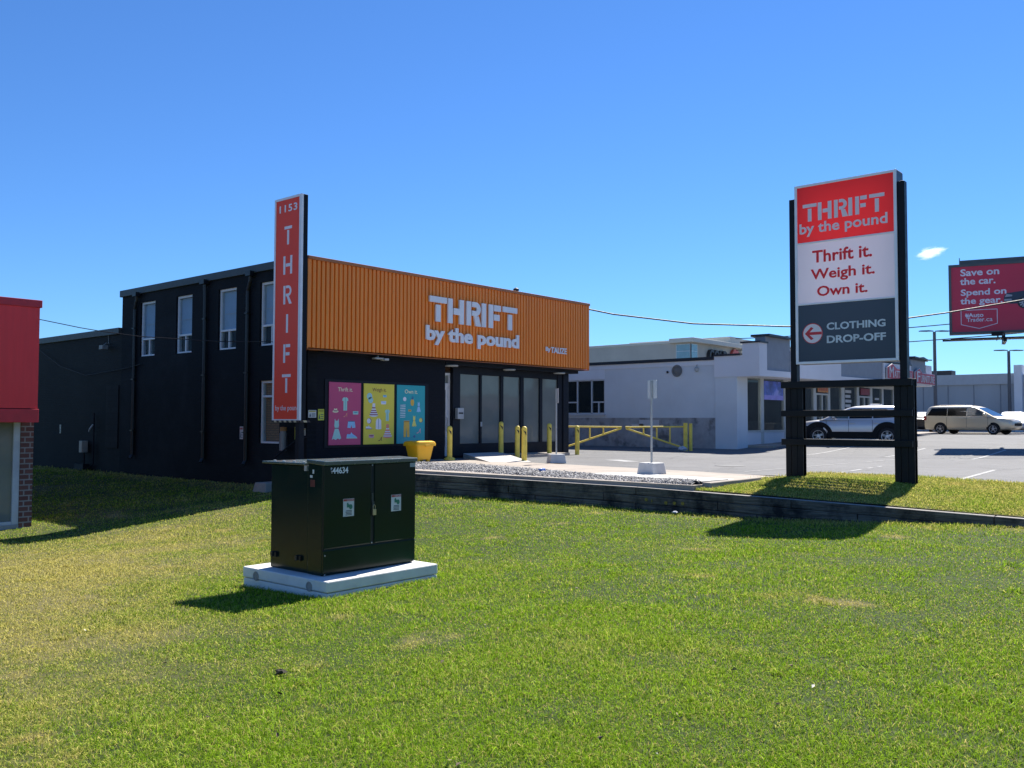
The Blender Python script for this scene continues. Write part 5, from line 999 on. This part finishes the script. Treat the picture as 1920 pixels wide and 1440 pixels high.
bpr(mb, [(.42,BH),(BW,BH),(BW,BH+.18),(.42,BH+.18)], -.3, .2); bpr(mb, [(.40,BH),(.43,BH),(.43,BH+.30),(.40,BH+.30)], -.2, .03); mb.build('frame', M_BF, blb)
mb = MB(); bpr(mb, [(.1,.1),(BW-.1,.1),(BW-.1,BH-.1),(.1,BH-.1)], -.02, .03); mb.build('face', M_BR, blb)
def btext(s, x, z, w, h, bold=.025): text('lettering', s, bo+bd*x+Vector((0,0,z))+bn_*.011, bd, Z_, M_BT, blb, w=w, h=h, depth=.006, bold=bold)
btext('Save on', .44, 2.38, 1.40, .29); btext('the car.', .42, 2.02, 1.28, .285); btext('Spend on', .44, 1.50, 1.64, .34); btext('the gear.', .42, 1.15, 1.52, .34)
btext('Auto', .70, .685, .55, .17, .02); btext('Trader', .64, .50, .64, .17, .015); btext('.ca', 1.29, .50, .28, .12, 0)
mb = MB()
bx_ = [(.44,.98),(1.74,.98),(1.74,.40),(1.09,.22),(.44,.40)]
for i in range(5):
    a, c_ = Vector((*bx_[i],0)), Vector((*bx_[(i+1) % 5],0)); d = (c_-a).normalized(); n = Vector((-d.y,d.x,0))*.012; bpr(mb, [(p.x,p.y) for p in (a-n-d*.012, c_-n+d*.012, c_+n+d*.012, a+n-d*.012)], .011, .006)
bpr(mb, [(.58,.75),(.62,.87),(.66,.78),(.70,.86),(.72,.74),(.65,.67)], .011, .006); mb.build('logo_outline', M_BT, blb)
mb = MB(); c0 = 1.98
carp = [(0,.35),(.02,.62),(.12,.74),(.55,.80),(.9,.84),(1.25,1.12),(1.5,1.2),(2.6,1.2),(2.95,1.05),(3.2,.8),(3.25,.35),(3.0,.18),(.25,.18),(.05,.25)]
bpr(mb, [(c0+x, 1.02+z*.78) for x, z in carp], .011, .005); o_ = mb.build('car_picture', mat('print_navy', (.018,.028,.06), .35, var=.4, vscale=2), blb)
mb = MB()
for x in (.72, 2.6): bpr(mb, poly_circle(c0+x, 1.19, .24, .24, 20), .016, .003)
mb.build('printed_tyre', mat('print_black', (.01,.01,.012), .4), o_)
mb = MB()
for x in (.72, 2.6):
    for k in range(10): a = 2*math.pi*k/10; ca, sa = math.cos(a), math.sin(a); bpr(mb, [(c0+x+ca*r-sa*t_, 1.19+sa*r+ca*t_) for r, t_ in ((.04,-.02),(.18,-.03),(.18,.03),(.04,.02))], .019, .002)
bpr(mb, [(c0+.04,1.44),(c0+.3,1.46),(c0+.3,1.52),(c0+.1,1.56)], .016, .003); bpr(mb, [(c0+.02,1.28),(c0+.28,1.28),(c0+.28,1.36),(c0+.02,1.36)], .016, .003)
mb.build('printed_rim', mat('print_grey', (.35,.36,.4), .4), o_)
mb = MB(); bpr(mb, [(c0+1.0,1.7),(c0+1.3,1.9),(c0+2.5,1.9),(c0+2.85,1.7)], .016, .003); mb.build('printed_window', mat('print_glass', (.06,.08,.11), .4), o_)
mb = MB()
for off in (.35, .75): bpr(mb, [(-.25 if off < .5 else .05,-.30),(BW+.2,-.30),(BW+.2,-.25),(-.25 if off < .5 else .05,-.25)], off, .35)
for x in (1.9, 4.4): bpr(mb, [(x,-.42),(x+.12,-.42),(x+.12,-.32),(x,-.32)], -.6, 1.75); bpr(mb, [(x,-.32),(x+.12,-.32),(x+.12,.0),(x,.0)], -.5, .3)
mb.build('catwalk', M_PS, blb)
mb = MB(); ce = bo+bd*3.75-bn_*.6; mb.cyl((ce.x,ce.y,.5),(ce.x,ce.y,BH+5.0),.32,n=20); mb.build('column', M_PS, blb)
for i in range(3): 
    x = 1.7+i*1.6; a = bo+bd*x+Vector((0,0,-.28)); mb = MB(); mb.tube([a+bn_*.1, a+bn_*1.35, a+bn_*1.4+Vector((0,0,.08))], .03, 6); c_ = a+bn_*1.42+Vector((0,0,.12)); mb.box(c_.x-.12, c_.y-.2, c_.z-.06, c_.x+.12, c_.y+.2, c_.z+.08); mb.build('flood_light', M_PS, blb)
# overhead lines
M_WIRE = mat('wire_black', (.012,.012,.014), .6)
def wire(label, P, r=.018): tag(MB().tube(P, r, 6).build('overhead_line', M_WIRE), label, 'cable', 'overhead lines')
def sag(A, B, s, n=24):
    A, B = Vector(A), Vector(B); return [A.lerp(B, i/n)-Vector((0,0,4*s*(i/n)*(1-i/n))) for i in range(n+1)]
C_ = Vector((0,0,EYE)); kf = .93
wp = [(28.3,21.9,6.5),(29.231,20.974,6.243),(29.865,20.249,6.05),(31.963,17.822,5.68),(34.442,14.935,5.575),(36.2,12.9,5.70),(37.519,11.322,5.92),(38.624,10.017,6.16),(40.555,7.731,6.673),(43.5,4.2,7.7),(48,-1,9.6)]
wire('thick black cable sagging from behind the orange fascia across to the billboard', [C_+(Vector(p)-C_)*kf for p in wp], .028)
wire('upper of two thin lines crossing the sky above the warehouse', sag((72,36,9.0),(66,2,9.3),.4), .035)
wire('lower of two thin lines crossing the sky above the warehouse', sag((72,36,8.0),(66,2,8.2),.4), .035)
wire('thin service line from behind the red shop across the upper windows', [(9.3,25.95,4.60),(9.99,25.085,4.423),(10.649,24.333,4.22),(11.023,23.902,4.125),(11.695,23.126,3.99),(13.071,21.527,3.865),(14.10,20.34,3.855)], .011)
wire('thin cable drooping along the black side wall below the roof', [(14.46,36.5,4.45),(14.42,34.5,3.75),(14.42,32.4,3.35),(14.46,29.5,3.5),(14.46,28.5,3.6)], .014)

# ---------------------------------------------------------------- grass
m, nt, b = _nodes('grass_blade'); oc = _oc(nt); at3 = _n(nt, 'ShaderNodeAttribute', attribute_name='tint')
lc = lawn_colour(nt, oc, at3.outputs['Fac'])
g1 = _mix(nt, at3.outputs['Fac'], (.09,.165,.004), (.40,.63,.028))
hsh = _n(nt, 'ShaderNodeMath', operation='FRACT'); hm = _n(nt, 'ShaderNodeMath', operation='MULTIPLY'); nt.links.new(at3.outputs['Fac'], hm.inputs[0]); hm.inputs[1].default_value = 37.0; nt.links.new(hm.outputs[0], hsh.inputs[0])
lcd = _n(nt, 'ShaderNodeMath', operation='MAXIMUM'); sp = _ramp(nt, hsh.outputs[0], .82, .85); nt.links.new(sp, lcd.inputs[0]); nt.links.new(lc, lcd.inputs[1])
gc = _mix(nt, lcd.outputs[0], g1, _mix(nt, at3.outputs['Fac'], (.24,.205,.06), (.82,.72,.20)))
nt.nodes.remove(b); df = _n(nt, 'ShaderNodeBsdfDiffuse'); tr = _n(nt, 'ShaderNodeBsdfTranslucent'); gl = _n(nt, 'ShaderNodeBsdfGlossy'); gl.inputs['Roughness'].default_value = .45
nt.links.new(gc, df.inputs[0]); nt.links.new(gc, tr.inputs[0]); gl.inputs[0].default_value = (.9,.95,.8,1)
ms = _n(nt, 'ShaderNodeMixShader'); ms.inputs[0].default_value = .42; nt.links.new(df.outputs[0], ms.inputs[1]); nt.links.new(tr.outputs[0], ms.inputs[2])
ms2 = _n(nt, 'ShaderNodeMixShader'); ms2.inputs[0].default_value = .008; nt.links.new(ms.outputs[0], ms2.inputs[1]); nt.links.new(gl.outputs[0], ms2.inputs[2]); nt.links.new(ms2.outputs[0], nt.nodes['Material Output'].inputs[0]); M_GRASS = m
def blades(name, P, H, Wd, seed):
    g = np.random.default_rng(seed); N = len(P); a = g.uniform(0, 6.283, N); lean = np.abs(g.normal(1.15, .7, N)); la = g.uniform(0, 6.283, N)
    wv = np.stack([np.cos(a), np.sin(a), 0*a], -1)*Wd[:, None]*.5; ld = np.stack([np.cos(la), np.sin(la), 0*la], -1)
    up = np.array([0,0,1.])
    mid = P+up*(H*.58)[:, None]+ld*(H*lean*.32)[:, None]; tip = P+up*(H*np.clip(1.02-.28*lean, .3, 1))[:, None]+ld*(H*lean*.85)[:, None]
    V = np.stack([P-wv, P+wv, mid-wv*.8, mid+wv*.8, tip], 1).reshape(-1, 3)
    o = (np.arange(N)*5)[:, None]; Q = o+np.array([0,1,3,2]); T = o+np.array([2,3,4])
    loops = np.concatenate([Q, T], 1).reshape(-1); starts = (np.arange(N)[:, None]*7+np.array([0,4])).reshape(-1)
    me = bpy.data.meshes.new(name); me.vertices.add(len(V)); me.vertices.foreach_set('co', V.reshape(-1).astype(np.float32))
    me.loops.add(len(loops)); me.loops.foreach_set('vertex_index', loops.astype(np.int32)); me.polygons.add(2*N); me.polygons.foreach_set('loop_start', starts.astype(np.int32))
    me.update(calc_edges=True)
    t = me.attributes.new('tint', 'FLOAT', 'FACE'); t.data.foreach_set('value', np.repeat(g.beta(1.6, 2.0, N), 2).astype(np.float32))
    me.materials.append(M_GRASS); ob = bpy.data.objects.new(name, me); COL.objects.link(ob); return tag(ob, kind='stuff')
def scatter(D0, r0, r1, seed):
    """more blades per square metre close by, thinning with distance"""
    g = np.random.default_rng(seed); N = int(D0*16*1.16*math.log(r1/r0)); r = r0*np.exp(g.uniform(0, 1, N)*math.log(r1/r0)); th = YAW+g.uniform(-.58, .58, N)
    return r*np.sin(th), r*np.cos(th), r, g
x, y, r, g = scatter(22000, 3.2, 42, 11)
thin = vnoise(x*1.3+7, y*1.3)*.5+vnoise(x*4.1, y*4.1+3)*.5
k = (x < 14.40) & ~((x > 5.385) & (x < 6.905) & (y > 6.925) & (y < 8.385)) & ~((x < 8.18) & (y > 20.7)) & (g.uniform(0, 1, len(x)) < .18+1.25*thin)
x, y, r = x[k], y[k], r[k]; n_ = len(x)
hh = .0185*(.45+.7*vnoise(x*.8+3, y*.8)+.55*vnoise(x*3.1, y*3.1+5)**2)*g.uniform(.6, 1.55, n_)*(1+.04*r)
hh *= 1+.9*np.exp(-((x-14.25)/.25)**2)+.6*np.exp(-(np.minimum(np.abs(x-5.3), np.abs(y-6.9))/.12)**2)*((x < 7.1) & (y < 8.6) & (x > 5.1))
blades('grass', np.stack([x, y, lawn_z(x, y)-.003], -1), hh, .0030*(r/4)**.75*g.uniform(.7, 1.4, n_), 21)
# longer uncut tufts and coarse weeds here and there
g = np.random.default_rng(31); CX = []; 
while len(CX) < 170:
    rr = 3.5*math.exp(g.uniform(0, 1)*math.log(5)); th = YAW+g.uniform(-.56, .56); cx_, cy_ = rr*math.sin(th), rr*math.cos(th)
    if cx_ < 14.1 and not (5.2 < cx_ < 7.1 and 6.7 < cy_ < 8.6): CX.append((cx_, cy_, g.uniform(.03, .11), g.uniform(.6, 1.3)))
CX = np.array(CX); nb = 75; q = np.repeat(CX, nb, 0); nn = len(q); x = q[:, 0]+g.normal(0, 1, nn)*q[:, 2]; y = q[:, 1]+g.normal(0, 1, nn)*q[:, 2]
blades('grass', np.stack([x, y, lawn_z(x, y)-.003], -1), .040*q[:, 3]*g.uniform(.6, 1.3, nn), .0048*(np.hypot(x, y)/4)**.6*g.uniform(.7, 1.4, nn), 33)
g = np.random.default_rng(5); N = 150000; y = g.uniform(-1.5, 8.12, N); x = 14.62+(bank_edge(y)+.05-14.62)*g.uniform(0, 1, N); dd = (x*.759+y*.651)
hh = .038*g.uniform(.4, 1.5, N)*(.6+.8*vnoise(x*1.1, y*1.1)); hh *= 1+.8*np.exp(-((x-bank_edge(y))/.25)**2)
blades('grass', np.stack([x, y, bank_z(x, y)-.005], -1), hh, .0105*g.uniform(.7, 1.4, N), 22)
# fallen leaves, twigs and pebbles scattered on the lawn
g = np.random.default_rng(9); lf = MB()
for i in range(70):
    rr = 3.6*math.exp(g.uniform(0, 1)*math.log(4.2)); th = YAW+g.uniform(-.5, .5); px_, py_ = rr*math.sin(th), rr*math.cos(th)
    if px_ > 14.2 or (5.3 < px_ < 7 and 6.8 < py_ < 8.5): continue
    z = float(lawn_z(px_, py_))+.022; a = g.uniform(0, 6.28); s = g.uniform(.008, .016); ca, sa = math.cos(a), math.sin(a); t_ = g.normal(0, .5, 4)*s
    lf.add([(px_+ca*s*1.5, py_+sa*s*1.5, z+t_[0]), (px_-sa*s*.7, py_+ca*s*.7, z+t_[1]), (px_-ca*s*1.5, py_-sa*s*1.5, z+t_[2]), (px_+sa*s*.7, py_-ca*s*.7, z+t_[3])], [(0,1,2),(0,2,3)], int(g.choice(3, p=[.5,.4,.1])))
tag(lf.build('fallen_leaves', [mat('leaf_brown', (.09,.055,.03), .8, var=.4, vscale=30), mat('leaf_tan', (.30,.22,.13), .8, var=.4, vscale=30), mat('leaf_pale', (.55,.52,.45), .8)]), kind='stuff')
def rag(name, label, c, s, z, m_):
    mb = MB(); mb.lathe([(s*.4,0),(s,.3*s),(s*.8,.7*s),(s*.15,.8*s)], (*c, z), n=8); mb.v = [(a+random.uniform(-.3,.3)*s, b_+random.uniform(-.3,.3)*s, e+random.uniform(-.08,.15)*s) for a, b_, e in mb.v]
    return tag(mb.build(name, m_), label, 'litter')
rag('crumpled_wrapper', 'crumpled light blue wrapper lying on the gravel bed', (15.75, 12.6), .085, .63, mat('wrapper_blue', (.18,.34,.75), .4, var=.4, vscale=20))
rag('crumpled_paper', 'scrap of white paper at the foot of the timber wall', (14.1, 8.25), .05, .12, mat('bag_white', (.55,.56,.62), .5))
rag('stone', 'lone dark clod of earth lying on the lawn near the photographer', (3.35, 4.75), .035, float(lawn_z(3.35,4.75))+.01, mat('clod', (.04,.032,.022), .95, var=.4, vscale=30))
# small wispy cloud
m = bpy.data.materials.new('cloud_vapour'); m.use_nodes = True; nt = m.node_tree; nt.nodes.clear(); out = _n(nt, 'ShaderNodeOutputMaterial'); vo = _n(nt, 'ShaderNodeVolumePrincipled')
oc = _n(nt, 'ShaderNodeTexCoord').outputs['Object']; nz = _noise(nt, oc, 1.9, 7, .7, (1, 1, 1.5)); ln = _n(nt, 'ShaderNodeVectorMath', operation='LENGTH'); nt.links.new(oc, ln.inputs[0])
e1 = _n(nt, 'ShaderNodeMath', operation='MULTIPLY_ADD'); nt.links.new(ln.outputs['Value'], e1.inputs[0]); e1.inputs[1].default_value = -.55; nt.links.new(nz, e1.inputs[2])
de = _n(nt, 'ShaderNodeMapRange'); de.inputs[1].default_value = .12; de.inputs[2].default_value = .55; de.inputs[3].default_value = 0; de.inputs[4].default_value = .16; nt.links.new(e1.outputs[0], de.inputs[0]); nt.links.new(de.outputs[0], vo.inputs['Density'])
vo.inputs['Color'].default_value = (1,1,1,1); vo.inputs['Anisotropy'].default_value = .4; nt.links.new(vo.outputs[0], out.inputs['Volume'])
mb = MB(); mb.lathe([(math.sin(math.pi*i/16)+1e-3, -math.cos(math.pi*i/16)) for i in range(17)], n=24); cl = mb.build('cloud', m); tag(cl, kind='stuff')
cdir = (_f + _r2*((1745-960)/1683.8) + _u2*((720-474)/1683.8)); cl.location = (cdir.x*700, cdir.y*700, EYE+cdir.z*700); cl.scale = (16, 13, 6.5); cl.rotation_euler = (.0, R_(-12), -YAW+.3)
# across the street: what the store windows mirror
op = empty('street_building', (20, -42, 0), 'long low shop building across the street with white and red band', 'building')
MB().box(-60, -60, -.5, 110, -40, 5.2).build('wall', mat('opposite_brick', (.17,.13,.10), .85, var=.4, vscale=.15), op)
mb = MB(); mb.box(-60, -40, 3.4, 110, -39.8, 4.4); mb.build('white_band', mat('opposite_white', (.55,.55,.55), .7), op); mb = MB(); mb.box(-60, -39.8, 3.6, 110, -39.75, 3.9); mb.build('red_band', mat('opposite_red', (.35,.03,.04), .6), op)
MB().box(-60, -40, .4, 110, -39.95, 3.0).build('shop_front', mat('opposite_glass', (.03,.04,.045), .2, var=.6, vscale=.3), op)
